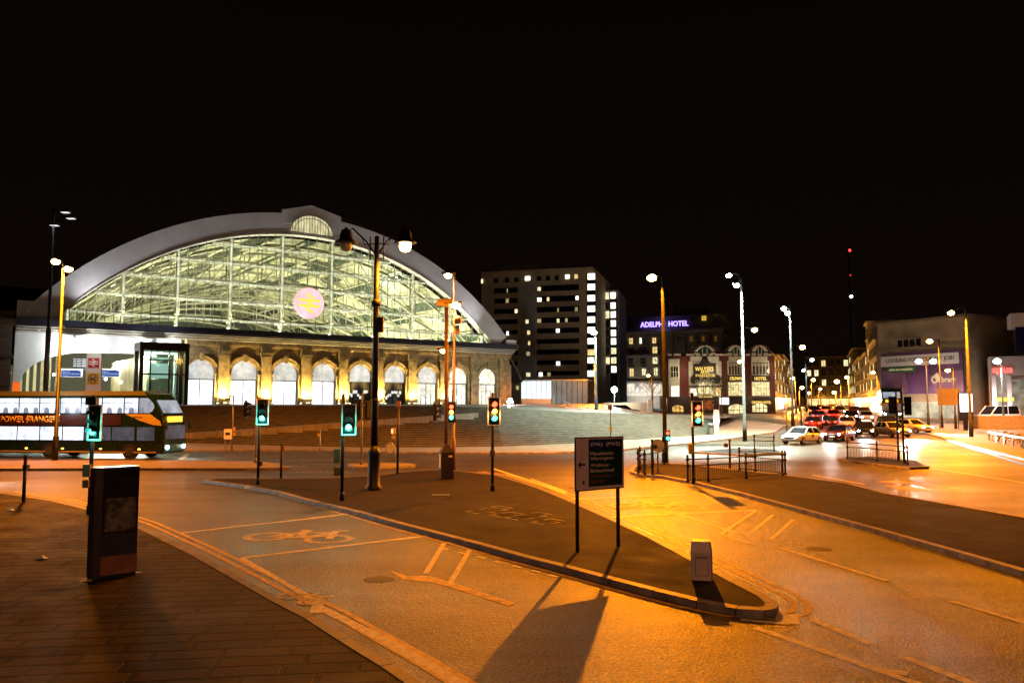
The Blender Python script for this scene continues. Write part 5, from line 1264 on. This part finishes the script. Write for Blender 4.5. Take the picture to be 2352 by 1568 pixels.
# retaining wall, advert panel, sign back and bikes on the right
a = gp(2222,984,.1); b2 = gp(2420,988,.1); rw = thing('retaining_wall', 'pale low retaining wall behind the docked bicycles', 'wall', a); d = b2-a
mb = MB(); mb.bar((0,0,.7),(d.x,d.y,.7),.35,1.4); mb.build('wall_body', plain('beige_wall', (.4,.35,.27), .7, var=.15), rw); mb = MB(); mb.bar((0,0,1.44),(d.x,d.y,1.44),.45,.08); mb.build('coping', M_pale, rw)
b = gp(2220,988,.12); ap = thing('advert_panel', 'glowing white advert panel on a leg beside the right lamp column', 'advert panel', b)
k = b.y/FOC; z0 = at(2216,945,b.y).z-b.z; z1 = at(2216,904,b.y).z-b.z
mb = MB(); mb.box(-.75,.75,-.12,.12,z0-1.0,z1+.08); mb.box(-.3,.3,-.1,.1,0,z0-1.0); mb.build('casing', M_blk, ap, bevel=.03)
mb = MB(); mb.box(-.66,.28,-.15,-.122,z0,z1); mb.box(.34,.68,-.15,-.122,z0,z1); mb.build('screen', glow('advert_white', (.86,.9,1), 4.0), ap); light('POINT', 'panel_spill', (0,-.9,z1-.8), 260, (.85,.9,1), ap, .4)
b = gp(2160,984,.12); b3 = gp(2203,986,.12); sb = thing('sign_back', 'large plain back of a road sign on two posts before the billboard', 'sign', b); d = b3-b
z0 = at(2180,930,b.y).z-b.z; z1 = at(2180,892,b.y).z-b.z
mb = MB(); mb.bar((-.2,-.05,(z0+z1)/2),(d.x+.2,d.y-.05,(z0+z1)/2),.05,z1-z0); mb.build('board', plain('sign_back_grey', (.24,.2,.16), .5), sb)
for f in (0, 1): mb = MB(); mb.tube([(d.x*f,d.y*f+.08,0),(d.x*f,d.y*f+.08,z1)], .06, 8); mb.build('post', M_grey, sb)
mb = MB(); mb.bar((-.2,-.085,(z0+z1)/2),(d.x+.2,d.y-.085,(z0+z1)/2),.02,.06); mb.build('brace', M_grey, sb)
# hire bicycles in a dock
p0 = gp(2272,1013,.12); p1 = gp(2400,1048,.12); dk = thing('bike_dock', 'long steel rail with posts holding the row of docked bicycles', 'bike rack', p0); d = p1-p0
mb = MB(); mb.bar((0,0,.78),(d.x,d.y,.78),.06,.1); mb.build('rail', M_galv, dk)
for k in range(7): q = d*(k/6); mb = MB(); mb.bar((q.x,q.y,0),(q.x,q.y,.8),.1); mb.build('post', M_galv, dk)
def bicycle(loc, rz, label):
    o = thing('bicycle', label, 'bicycle', loc, rz, 'docked hire bicycles')
    for x in (-.52, .52):
        mb = MB(); mb.tube([(x+.31*math.cos(2*PI*k/20), 0, .33+.31*math.sin(2*PI*k/20)) for k in range(21)], .025, 6, False)
        for k in range(8): mb.bar((x,0,.33),(x+.3*math.cos(PI*k/4),0,.33+.3*math.sin(PI*k/4)),.006)
        mb.build('wheel', M_tyre, o)
        mb = MB(); mb.tube([(x+.36*math.cos(PI*k/10+.2), 0, .34+.36*math.sin(PI*k/10+.2)) for k in range(10)], .035, 6); mb.build('mudguard', plain('silver_guard', (.62,.62,.64), .4), o)
    mb = MB()
    for a, b, r in (((-.52,0,.33),(-.1,0,.3),.018),((-.1,0,.3),(-.22,0,.82),.022),((-.1,0,.3),(.36,0,.72),.025),((-.2,0,.6),(.36,0,.78),.02),((-.52,0,.33),(-.2,0,.7),.015),((.52,0,.33),(.36,0,.86),.02)): mb.tube([a,b],r,6)
    mb.build('frame', plain('bike_blue_grey', (.45,.50,.58), .35, .2), o)
    mb = MB(); mb.box(-.36,-.1,-.07,.07,.83,.89); mb.build('saddle', M_blk, o, bevel=.02)
    mb = MB(); mb.tube([(.36,0,.86),(.36,0,1.05),(.4,-.05,1.08),(.28,-.28,1.05)], .014, 6); mb.tube([(.36,0,1.05),(.4,.05,1.08),(.28,.28,1.05)], .014, 6); mb.build('handlebar', M_blk, o)
    return o
dn = Vector((-d.y, d.x, 0)).normalized()
ords = ('first','second','third','fourth','fifth','sixth','seventh')
bk = None
for k in range(7):
    q = p0+d*((k+.5)/7)+dn*.75; lab = ords[k]+' docked bicycle counted from the left end of the bike rack'
    if bk is None: bk = bicycle(q, math.atan2(dn.y, dn.x)+PI+.25, lab)
    else:
        c = dup(bk); c.location = q; c['label'] = lab
# --- direction sign
A = gp(1330,1267,.12); B = gp(1424,1254,.12); ang = math.atan2(B.y-A.y, B.x-A.x); L = (B-A).to_2d().length
ds = thing('direction_sign', 'green direction sign with white left strip and arrow on two dark posts', 'road sign', A, ang)
zb = at(1323,1128,A.y).z-.12; ztp = at(1321,1004,A.y).z-.12; xl = -.12; xr = L+.14; hh = ztp-zb; ww = xr-xl
for x in (0, L): mb = MB(); mb.tube([(x,.06,-.05),(x,.06,ztp-.05)], .045, 12); mb.build('post', M_blk, ds)
mb = MB(); mb.box(xl,xr,-.02,.012,zb,ztp); mb.build('border', M_blk, ds, bevel=.008)
M_retro = plain('sign_white', (.62,.5,.47), .45, var=.08); M_green = plain('sign_green', (.006,.03,.018), .35, var=.1); M_sblue = plain('sign_blue', (.012,.015,.16), .35); M_let = plain('sign_letters', (.78,.70,.58), .45, var=.1)
mb = MB(); mb.box(xl+.03,xr-.03,-.026,-.021,zb+.03,ztp-.03); mb.build('panel', M_retro, ds)
gx0 = xl+ww*.265; gx1 = xr-.06; gz0 = zb+.09; gz1 = ztp-.06
mb = MB(); mb.box(gx0,gx1,-.031,-.027,gz0,gz1); mb.build('green_field', M_green, ds)
gw = gx1-gx0; gh = gz1-gz0
for f, w, tx in ((.225,.4,'(M6)'),(.72,.48,'(M62)')):
    c = gx0+gw*f; mb = MB(); mb.box(c-gw*w/2,c+gw*w/2,-.036,-.032,gz1-gh*.185,gz1-gh*.04); mb.build('blue_patch', M_sblue, ds)
    words(tx, M_let, ds, (c,-.037,gz1-gh*.112), (1,0,0), (0,0,1), gw*w*.86, gh*.095, .003)
for tx, zf, wf in (('Manchester',.30,.70),('Warrington',.415,.67),('Wallasey',.56,.54),('Birkenhead',.665,.69),('(Tunnels)',.79,.60),('A5047',.90,.42)):
    words(tx, M_let if zf < .7 else plain('sign_letters_red', (.30,.09,.05), .5), ds, (gx0+gw*.05+gw*wf/2,-.032,gz1-gh*zf), (1,0,0), (0,0,1), gw*wf, gh*(.075 if tx[0] not in '(W' else .085), .003)
zm = zb+hh*.49; x0 = xl+.07; mb = MB(); mb.xz([(x0,zm),(x0+.1,zm+.085),(x0+.115,zm+.05),(x0+.08,zm+.022),(x0+.24,zm+.022),(x0+.24,zm-.022),(x0+.08,zm-.022),(x0+.115,zm-.05),(x0+.1,zm-.085)], -.031, -.027); mb.build('arrow', M_blk, ds)
mb = MB(); mb.arcband(xl+.17, zb+hh*.26, .001, .045, -.031, -.027, 0, 2*PI, 16); mb.build('sticker', plain('yellow_sheet', (.75,.5,.02), .4), ds)
mb = MB(); mb.xz([(xl+.2,zb+hh*.12),(xl+.27,zb+hh*.13),(xl+.3,zb+hh*.18),(xl+.24,zb+hh*.2)], -.031, -.027); mb.build('sticker', M_rust, ds)
# --- kiosk
A = gp(226,1331,.12); B = gp(313,1319,.12); ang = math.atan2(B.y-A.y, B.x-A.x); L = (B-A).to_2d().length
ks = thing('information_kiosk', 'dark standing street kiosk with a glass map panel and copper base on the flagstones', 'kiosk', A, ang)
HK = at(226,1074,A.y).z-.12; D = .42
poly = [(0,0),(L,0),(L,D*.9),(L-.05,D),(.0,D),(-.12,D*.8),(-.17,D*.5),(-.12,D*.16)]
mb = MB(); mb.prism(poly, .06, HK); mb.build('body', plain('kiosk_casing', (.05,.04,.045), .3, .3, .1, 2), ks, bevel=.012)
mb = MB(); mb.prism([(p[0]*.97+.01, p[1]*.9+.02) for p in poly], 0, .058); mb.build('plinth', M_blk, ks)
mb = MB(); mb.box(.03,L-.01,-.014,-.002,HK*.885,HK-.03); mb.build('header_panel', plain('gloss_black', (.012,.010,.010), .12), ks)
words('i  liverpool city', M_let, ks, (L*.35,-.0145,HK*.915), (1,0,0), (0,0,1), L*.42, .022, .002) if False else None
m, nt, bs = nodes('map_sheet'); Lk = nt.links; tc = N(nt,'ShaderNodeTexCoord'); vo = N(nt,'ShaderNodeTexNoise', Scale=5.0, Detail=9.0, Roughness=.7); Lk.new(tc.outputs['Object'], vo.inputs['Vector'])
rp = N(nt,'ShaderNodeValToRGB'); rp.color_ramp.elements[0].color = (.03,.026,.022,1); rp.color_ramp.elements[0].position = .4; rp.color_ramp.elements[1].color = (.26,.22,.16,1); rp.color_ramp.elements[1].position = .72
Lk.new(vo.outputs['Fac'], rp.inputs[0]); Lk.new(rp.outputs[0], bs.inputs['Base Color']); bs.inputs['Roughness'].default_value = .08; bs.inputs['Coat Weight'].default_value = .6; bs.inputs['Coat Roughness'].default_value = .05
mb = MB(); mb.box(.03,L-.01,-.012,-.002,HK*.40,HK*.88); mb.build('glass_panel', plain('gloss_black', (.012,.010,.010), .12), ks)
mb = MB(); mb.box(.07,L-.06,-.017,-.0125,HK*.42,HK*.72); mb.build('map', m, ks)
mb = MB(); mb.box(.03,L-.01,-.012,-.002,HK*.205,HK*.39); mb.build('lower_panel', plain('kiosk_blue_black', (.03,.028,.045), .3), ks)
mb = MB(); mb.box(.02,L,-.016,-.002,.07,HK*.2); mb.build('base_panel', plain('copper_sheet', (.42,.18,.10), .32, .6, .15, 3), ks)
mb = MB(); mb.xz([(-.3,0),(-.12,0),(-.12,.035),(-.2,.03)], -.02, .16); mb.xz([(L-.02,0),(L+.14,0),(L+.12,.03),(L-.02,.04)], -.02, .14); mb.build('foot_plate', M_kerbl, ks)
# --- beige illuminated bollard
b = gp(1612,1328,.12); bo = thing('traffic_bollard', 'beige box bollard with framed panels near the tip of the central island', 'bollard', b, math.radians(-12))
H = at(1612,1240,b.y).z-b.z
mb = MB(); mb.prism([(-.17,-.19),(.17,-.19),(.21,-.12),(.21,.12),(.17,.19),(-.17,.19),(-.21,.12),(-.21,-.12)], 0, H*.72)
k = len(mb.v)
lo = [(-.17,-.19),(.17,-.19),(.21,-.12),(.21,.12),(.17,.19),(-.17,.19),(-.21,.12),(-.21,-.12)]
mb.add([(x,y,H*.72+.001) for x,y in lo]+[(x*.88,y*.86,H) for x,y in lo], [(i,(i+1)%8,8+(i+1)%8,8+i) for i in range(8)]+[tuple(range(8,16))])
mb.build('body', plain('beige_plastic', (.48,.36,.27), .45, var=.12, scale=3), bo)
mb = MB()
for x0, x1, z0, z1 in ((-.13,.13,H*.12,H*.58),):
    for r in ((x0,x1,z0,z0+.012),(x0,x1,z1-.012,z1),(x0,x0+.012,z0+.012,z1-.012),(x1-.012,x1,z0+.012,z1-.012)): mb.box(r[0],r[1],-.198,-.191,r[2],r[3])
mb.build('panel_frame', plain('brown_trim', (.12,.05,.03), .5), bo)
mb = MB(); mb.box(-.13,.13,-.196,-.191,H*.6,H*.62); mb.build('seam', M_blk, bo)
# --- bare young street trees
def sapling(label, loc, h, seed):
    rnd = random.Random(seed); o = thing('street_tree', label, 'tree', loc, 0, 'young trees before the pub and hotel')
    mb = MB(); mb.tube([(0,0,0),(.05,0,h*.45),(.02,.03,h*.75)], [.1,.075,.05], 8); tips = []
    for k in range(11):
        a = k*2.4; z = h*(.42+.045*k); L = h*.22*(1-.05*k); e = Vector((math.cos(a)*L, math.sin(a)*L, z+L*1.1)); mb.tube([(.03,0,z),(e.x*.5,e.y*.5,z+L*.4),tuple(e)], [.03,.02,.008], 5)
        for q in range(4): 
            f = e+Vector((rnd.uniform(-.5,.5), rnd.uniform(-.5,.5), rnd.uniform(.1,.8))); mb.tube([tuple(Vector((e.x*.6,e.y*.6,z+L*.55))), tuple(f)], [.012,.005], 4); tips.append(f)
    mb.build('trunk', plain('bark', (.09,.08,.05), .8, var=.3), o)
    lf = MB()
    for t in tips:
        for q in range(14):
            c = t+Vector((rnd.gauss(0,.32), rnd.gauss(0,.32), rnd.gauss(0,.35))); u = Vector((rnd.uniform(-1,1), rnd.uniform(-1,1), rnd.uniform(-1,1))).normalized()*.07; v = u.orthogonal().normalized()*.05
            lf.quad(c-u, c-v, c+u, c+v)
    lf.build('crown', plain('leaf', (.05,.08,.02), .6, var=.4), o)
sapling('young tree with thin crown in front of the pub entrance', Vector((at(1616,930,116).x,116,gz(116))), 6.6, 3)
sapling('young thin tree between the pub entrance and its Crown bay', Vector((at(1657,930,114).x,114,gz(114))), 6.0, 5)
sapling('young tree before the hotel arches behind the cream wall', Vector((at(1497,930,120).x,120,gz(120))), 6.4, 9)
# pub A-board and lit sign panel on the pavement
b = Vector((at(1652,930,125).x, 125, gz(125))); pn = thing('lit_notice', 'small glowing white notice board on a post before the pub door', 'sign', b)
mb = MB(); mb.box(-.06,.06,-.05,.05,0,3.4); mb.build('post', M_galv, pn); zz = at(1640,921,125).z-b.z; mb = MB(); mb.box(.1,1.5,-.1,.02,zz-.5,zz+.55); mb.build('panel', glow('notice_white', (1,1,.93), 2.2), pn)

for px, py, lab in ((567,1121,'pale crumpled scrap of litter at the island tip'),(22,1172,'white paper scrap on the flagstones left of the short post'),(95,1283,'small pale scrap on the flagstones left of the kiosk')):
    p = gp(px, py, .125); o = thing('litter', lab, 'litter', p, px*.3, 'scraps of litter on the paving'); mb = MB(); rr = random.Random(px)
    mb.add([(-.12,-.08,0),(.1,-.1,.02),(.14,.07,.0),(-.08,.1,.03),(0,0,.09)], [(0,1,4),(1,2,4),(2,3,4),(3,0,4),(3,2,1,0)]); mb.build('paper', M_wsign, o)
# ================================================================== VEHICLES
M_hl = glow('headlight_glow', (1,.98,.92), 60); M_tl = glow('tail_glow', (1,.04,.02), 10); M_hub = plain('wheel_rim', (.35,.35,.36), .35, .6)
def loft(mb, secs, smooth=True):
    n = len(secs[0]); vs = [p for s in secs for p in s]
    mb.add(vs, [(i*n+k, i*n+(k+1) % n, (i+1)*n+(k+1) % n, (i+1)*n+k) for i in range(len(secs)-1) for k in range(n)]+[tuple(range(n))[::-1], tuple((len(secs)-1)*n+k for k in range(n))], smooth)
def car(label, loc, fwd, paint, group='cars queuing in the street', lights='head', watts=900, L=4.3, Wd=1.78, roof=1.46, van=False, glow_m=None, cat='car'):
    """car with its nose along local +x"""
    o = thing('parked_car' if van else 'car', label, cat, loc, math.atan2(fwd[1], fwd[0]), group); h = Wd/2
    x0, x1 = -L/2, L/2
    def sec(x, w, zl, zt): return [(x,-w*.86,zl),(x,-w,zl+.18),(x,-w,zt-.16),(x,-w*.93,zt),(x,w*.93,zt),(x,w,zt-.16),(x,w,zl+.18),(x,w*.86,zl)]
    mb = MB()
    if van: loft(mb, [sec(x0,h*.94,.3,1.0),sec(x0+.1,h,.26,1.05),sec(x1-1.1,h,.26,1.02),sec(x1-.25,h*.97,.28,.86),sec(x1,h*.85,.34,.72)])
    else: loft(mb, [sec(x0,h*.86,.36,.82),sec(x0+.14,h*.96,.28,.92),sec(x0+.9,h,.24,.94),sec(x1-1.35,h,.24,.93),sec(x1-.5,h*.97,.26,.84),sec(x1-.12,h*.9,.3,.72),sec(x1,h*.78,.36,.62)])
    # roof and pillars
    if van: r = [(x0+.06,1.0),(x0+.2,roof),(x1-1.75,roof),(x1-.85,1.0)]
    else: r = [(x0+.5,.92),(x0+1.05,roof-.03),(x0+2.35,roof),(x1-1.25,.92)]
    w0, w1 = h*.92, h*.74 if not van else h*.86
    top = [(r[1][0],-w1,roof-.05),(r[2][0],-w1,roof-.05),(r[2][0],w1,roof-.05),(r[1][0],w1,roof-.05)]
    mb.add([*top, *[(p[0]*1.0, p[1]*.9, roof) for p in top]], [(0,1,5,4),(1,2,6,5),(2,3,7,6),(3,0,4,7),(4,5,6,7),(3,2,1,0)], True)
    for s in (-1, 1):
        for a, b in (((r[0][0],s*w0,r[0][1]),(r[1][0],s*w1,roof-.03)),((r[3][0],s*w0,r[3][1]),(r[2][0],s*w1,roof-.03)),(((r[1][0]+r[2][0])/2,s*w0,.95),((r[1][0]+r[2][0])/2,s*w1,roof-.03))): mb.bar(a, b, .09)
    body = mb.build('body', paint, o)
    g = MB(); q = .985
    g.add([(r[0][0],-w0*q,r[0][1]),(r[3][0],-w0*q,r[3][1]),(r[3][0],w0*q,r[3][1]),(r[0][0],w0*q,r[0][1]),(r[1][0],-w1*q,roof-.052),(r[2][0],-w1*q,roof-.052),(r[2][0],w1*q,roof-.052),(r[1][0],w1*q,roof-.052)],
          [(0,1,5,4),(1,2,6,5),(2,3,7,6),(3,0,4,7)]); g.build('window', glow_m or M_dglass, o)
    for sx in (x0+.8, x1-.82):
        for s in (-1, 1):
            mb = MB(); mb.tube([(sx,s*(h-.2),.32),(sx,s*(h+.015),.32)], .32, 20); w = mb.build('wheel', M_tyre, o)
            mb = MB(); mb.tube([(sx,s*(h+.016),.32),(sx,s*(h+.03),.32)], .2, 14); mb.build('rim', M_hub, w)
    for s in (-1, 1):
        mb = MB(); mb.ball((x1-.1,s*h*.66,.64), .13, 10, .7); mb.build('headlight', M_hl if lights == 'head' else plain('clear_lens', (.5,.5,.5), .1), o)
        mb = MB(); mb.box(x0-.03,x0+.06,s*h*.72-.12,s*h*.72+.12,.66,.84); mb.build('tail_light', M_tl if lights == 'tail' else plain('red_lens', (.25,.01,.01), .2), o)
        mb = MB(); mb.box(r[3][0]-.35,r[3][0]-.2,s*(h+.02)-.08,s*(h+.02)+.08,.95,1.07); mb.build('mirror', paint, o)
    mb = MB(); mb.box(x1-.02,x1+.012,-.26,.26,.4,.5); mb.build('number_plate', M_wsign, o); mb = MB(); mb.box(x1-.06,x1+.006,-.5,.5,.52,.62); mb.build('grille', M_blk, o)
    if lights == 'head' and watts: light('SPOT', 'headlight_beam', (x1+.25,0,.68), watts, (1,.97,.9), o, .15, (1,0,-.09), math.radians(74), .7)
    if lights == 'tail': light('POINT', 'tail_spill', (x0-.4,0,.8), 140, (1,.06,.03), o, .2)
    return o
P_ = lambda n, c, r=.25: plain(n, c, r, .1, .04, 2)
white, maroon, black, silver, blue, red = P_('paint_white',(.62,.6,.64)), P_('paint_maroon',(.12,.015,.012)), P_('paint_black',(.012,.012,.013)), P_('paint_silver',(.36,.36,.37)), P_('paint_blue',(.02,.04,.12)), P_('paint_red',(.32,.02,.015))
c = car('white saloon car turning left with a dark square on its door and lit headlights', gp(1843,1019), (-.76,-.65), white, watts=500)
mb = MB(); mb.box(-.35,-.02,.892,.897,.55,.82); mb.build('door_badge', M_black, c)
back_ = -sd; toward = (back_.x, back_.y)
car('dark red car just right of the white saloon, headlights on', gp(1928,1012), (-.62,-.78), maroon, watts=700)
car('black car with dazzling headlights behind the islet railing', gp(1985,1003), (-.35,-.94), black, watts=900)
car('silver car with dazzling headlights at the head of the bright lane', gp(2048,1003), (.1,-.99), silver, watts=20000)
car('white car with dazzling headlights behind the signals on the islet', gp(2095,994), (.32,-.95), white, watts=20000)
car('silver car waiting behind the silver one in the bright lane', gp(2040,985), (-.2,-.98), black, watts=900)
i = 0
spots = [(1868,985,0,'tail',maroon,'red car with lit tail lights behind the white saloon'),(1905,982,0,'tail',black,'black car with lit tail lights behind the dark red car'),(1945,985,0,'tail',silver,'silver car with glowing tail lights in mid street'),(1880,966,0,'tail',blue,'blue car with tail lights beyond the red one'),(1915,964,0,'tail',red,'bright red car with tail lights further along the street'),(1955,966,0,'head',black,'black car coming down the street with headlights on'),(1990,968,0,'head',white,'white car coming down the right lane with headlights on'),
 (1872,953,0,'tail',black,'distant black car with tail lights in the left lane'),(1898,952,0,'tail',silver,'distant silver car with tail lights in the middle lane'),(1930,953,0,'head',silver,'distant silver car with headlights in mid street'),(1962,953,0,'head',maroon,'distant dark red car with headlights in the right lane'),(1985,955,0,'head',blue,'distant blue car with headlights beside the kerb'),(1885,945,0,'tail',white,'far white car with tail lights at the street end'),(1912,944,0,'head',black,'far black car with headlights at the street end')]
for px, py, _, lt, pt, lab in spots:
    car(lab, gp(px, py), toward if lt == 'head' else (sd.x, sd.y), pt, lights=lt, watts=700)
car('white people carrier with black windows parked behind the pale wall', at_depth(2285,95)+Vector((0,0,.55)), (-.98,-.2), white, None, '', 0, 4.9, 1.95, 2.0, True)
car('dark car parked low behind the pale steps before the cream wall', Vector((at(1432,940,106).x,106,2.05)), (1,.05), black, None, '', 0)
# --- double deck bus
def bus(label, loc, rz, advert=True, lab_disp=False):
    o = thing('bus', label, 'bus', loc, rz, 'double deck buses'); L, W, H = 10.9, 1.27, 4.45; RX = -8.6 if advert else -L/2
    M_bg = P_('bus_teal', (.006,.022,.02), .25); M_roof = plain('bus_roof', (.12,.13,.05), .4, var=.1); M_cr = plain('bus_cream', (.55,.42,.14), .35, var=.05); M_ad = plain('advert_brown', (.035,.012,.008), .4, var=.2)
    prof = [(RX,.35),(L/2-.12,.35),(L/2,.9),(L/2,1.5),(L/2-.06,2.3),(L/2-.25,3.0),(L/2-.75,3.85),(L/2-1.15,4.25),(L/2-1.6,H),(RX+.35,H),(RX,4.1)]
    mb = MB(); mb.xz(prof, -W, W); mb.build('body', M_bg, o, bevel=.06)
    mb = MB(); mb.xz([(L/2-1.32,4.18),(L/2-1.62,H+.02),(RX+.33,H+.02),(RX-.02,4.16)], -W-.012, W+.012); mb.build('roof', M_roof, o)
    M_int = glow('bus_window_lit', (.76,.85,1.0), 1.4, .5, 1.6, (1,1,.5)); M_dim = glow('bus_window_dim', (.3,.38,.5), .16, .5, 1.2)
    for s in (-1, 1):
        y = s*W
        ya, yb = (y-.02, y-.001) if s < 0 else (y+.001, y+.02)
        xs_ = ([-8.4,-6.85] if advert else [])+[-5.3,-3.75,-2.2,-.65,.9,2.5,3.55]
        for a, b in zip(xs_[:-1], xs_[1:]):
            mb = MB(); mb.box(a+.05,b-.05,ya,yb,3.02,4.0); w = mb.build('window', M_int, o)
            f = MB(); f.box(a+.05,b-.05,ya-.006 if s < 0 else yb+.002,ya-.002 if s < 0 else yb+.006,3.68,3.71); f.build('window_bar', M_blk, w)
            st_ = MB()
            for k in range(2):
                x = a+.35+k*.75; st_.xz([(x,3.02),(x+.40,3.02),(x+.36,3.3),(x+.28,3.38),(x+.12,3.38),(x+.04,3.3)], ya-.004 if s < 0 else yb+.002, ya-.0015 if s < 0 else yb+.004)
            st_.build('seat_row', glow('seat_glow', (.42,.48,.66), .55, .3, 3), w)  # flat seat shapes, the saloon's light put into their own glow
        mb = MB(); mb.xz([(3.6,3.02),(4.3,3.02),(4.55,3.15),(4.68,3.4),(4.6,3.65),(4.35,3.9),(4.2,4.0),(3.6,4.0)], ya, yb); mb.build('window', glow('bus_window_soft', (.55,.62,.75), .55, .4, 1.2), o)
        for a, b, m in (((-8.4,-7.0,M_int),(-6.9,-5.4,M_int)) if advert else ())+((-5.3,-3.7,M_int),(-3.6,-2.0,M_int),(-1.9,-.4,M_int),(-.3,1.6,M_dim),(1.7,3.3,M_dim),(3.5,4.75,M_dim)):
            mb = MB(); mb.box(a,b,ya,yb,1.22,2.1); mb.build('window', m, o)
        mb = MB(); mb.xz([(2.6,2.95),(3.6,2.55),(4.6,2.25),(5.25,2.2),(5.1,2.5),(4.4,2.95)], ya, yb); mb.build('cream_swoop', M_cr, o)
        if advert and s < 0:
            mb = MB(); mb.box(-8.4,2.3,y-.03,y-.001,2.2,2.92); mb.build('advert_panel', M_ad, o)
            for tx, x, w in (('POWER',-5.75,1.75),('RANGERS',-3.3,2.2)): words(tx, M_gold, o, (x,y-.031,2.6), (1,0,0), (0,0,1), w, .42, .01, 'lettering', .02)
            mb = MB(); mb.xz([(x_-2.0,z_) for x_,z_ in ((-2.62,2.85),(-2.38,2.85),(-2.52,2.62),(-2.36,2.62),(-2.7,2.3),(-2.58,2.55),(-2.75,2.55))], y-.045, y-.031); mb.build('bolt', M_gold, o)
            words('ARRIVA', M_blk, o, (3.5,y-.021,2.75), (1,0,0), (0,0,1), .7, .12, .01); words('IN CINEMAS', M_wsign, o, (.6,y-.021,1.42), (1,0,0), (0,0,1), .95, .13, .01); words('MARCH', M_wsign, o, (.55,y-.021,1.25), (1,0,0), (0,0,1), .75, .14, .01)
        sm_ = MB()
        for k in range(9): xx = RX+.9+k*1.4; sm_.box(xx-.012,xx+.012,ya,yb,.55,1.18)
        sm_.box(RX+.1,4.9,ya,yb,1.185,1.2); sm_.build('panel_seam', M_blk, o)
        mb = MB(); mb.box(RX+.1,4.9,ya,yb,.42,.5); mb.build('trim', plain('bus_trim', (.5,.33,.05), .4), o)
        for k in (-4.6,-1.9,.9,3.7):
            mb = MB(); mb.box(k-.08,k+.08,ya-.01,yb+.01,.62,.7); mb.build('marker_light', glow('marker_amber', (1,.5,.05), 7), o)
        for x in (-2.9, 3.0):
            mb = MB(); mb.tube([(x,y*.8,.5),(x,y*1.012,.5)], .5, 22); w = mb.build('wheel', M_tyre, o); mb = MB(); mb.tube([(x,y*1.013,.5),(x,y*1.03,.5)], .28, 16); mb.build('rim', plain('dark_hub', (.07,.07,.07), .5, .3), w)
    x = L/2
    mb = MB(); mb.add([(x-.235,-1.1,3.02),(x-.235,1.1,3.02),(x-.72,1.1,3.86),(x-.72,-1.1,3.86)], [(0,1,2,3)]); 
    for v in range(4): a = mb.v[v]; mb.v[v] = (a[0]+.03, a[1], a[2]+.012)
    mb.add([(p[0]-.02,p[1],p[2]-.01) for p in mb.v[:4]], [(3,2,1,0)]); mb.build('upper_windscreen', glow('bus_front_lit', (.7,.78,.9), .5, .5, .9), o)
    mb = MB(); mb.box(x-.03,x+.02,-1.12,1.12,1.3,2.2); mb.build('windscreen', glow('bus_cab', (.3,.34,.4), .22, .6, 1), o)
    mb = MB(); mb.box(x-.15,x-.01,-.8,.8,2.42,2.8); mb.build('destination_display', glow('amber_display', (1,.5,.04), 2.0, .3, 3), o)
    mb = MB(); mb.box(x-.04,x+.03,-1.2,1.2,.5,.95); mb.build('bumper', plain('bus_blue', (.03,.12,.18), .3), o)
    for s in (-1, 1):
        mb = MB(); mb.ball((x+.03,s*.95,.78), .12, 10); mb.build('headlight', M_hl, o)
        mb = MB(); mb.tube([(x-.2,s*1.2,2.5),(x+.2,s*1.42,2.45)], .03, 6); mb.box(x+.12,x+.26,s*1.42-.1,s*1.42+.1,1.95,2.4); mb.build('mirror', M_blk, o)
    light('SPOT', 'headlight_beam', (x+.25,0,.8), 900, (1,.96,.88), o, .15, (1,0,-.1), math.radians(90), .7)
    light('POINT', 'saloon_spill', (-2,-W-1.1,3.4), 120, (.75,.85,1), o, .5)
    return o
bp = gp(392,1053); ya = math.radians(-9)
bus('double deck bus with POWER RANGERS lettering at the left edge', Vector((bp.x-5.35*math.cos(ya), bp.y+5.35*.156+.4, 0)), ya)
b2 = Vector((at(2042,930,118).x,118,gz(118)))
bus('distant double deck bus facing the camera with an amber display', b2, math.atan2(toward[1], toward[0]), False)

car('car added unseen beyond the left edge with headlights lighting the road', Vector((-27.5,37.2,0)), (1,-.12), silver, 'cars queuing in the street', 'head', 2600)  # out of view, added so its headlights whiten the left road
# ================================================================== CAMERA, SKY, RENDER
cd = bpy.data.cameras.new('camera'); cam = bpy.data.objects.new('camera', cd); C.objects.link(cam)
cam.location = (0, 0, CZ); cam.rotation_euler = (PI/2+PITCH, 0, 0); cd.sensor_width = 36; cd.lens = FOC/2352*36; cd.clip_end = 2000; cd.clip_start = .1
sc.camera = cam
w = bpy.data.worlds.new('World'); sc.world = w; w.use_nodes = True
nt_ = w.node_tree; tc_ = nt_.nodes.new('ShaderNodeTexCoord'); sp_ = nt_.nodes.new('ShaderNodeSeparateXYZ'); rp_ = nt_.nodes.new('ShaderNodeValToRGB')
nt_.links.new(tc_.outputs['Generated'], sp_.inputs[0]); nt_.links.new(sp_.outputs[2], rp_.inputs[0])
rp_.color_ramp.elements[0].color = (1.9,1.0,.62,1); rp_.color_ramp.elements[1].color = (.8,.5,.42,1); rp_.color_ramp.elements[1].position = .5
bg = w.node_tree.nodes['Background']; nt_.links.new(rp_.outputs[0], bg.inputs[0]); bg.inputs[1].default_value = .0022
vs_ = sc.view_settings; vs_.view_transform = 'Standard'; vs_.look = 'None'; vs_.exposure = 0; vs_.gamma = 1; vs_.use_curve_mapping = False
sc.render.engine = 'CYCLES'; cy = sc.cycles
cy.use_denoising = True
try: cy.denoiser = 'OPENIMAGEDENOISE'
except Exception: pass
cy.max_bounces = 5; cy.diffuse_bounces = 2; cy.glossy_bounces = 3; cy.transparent_max_bounces = 12; cy.sample_clamp_indirect = 4; cy.sample_clamp_direct = 0; cy.caustics_reflective = False; cy.caustics_refractive = False; cy.use_light_tree = True
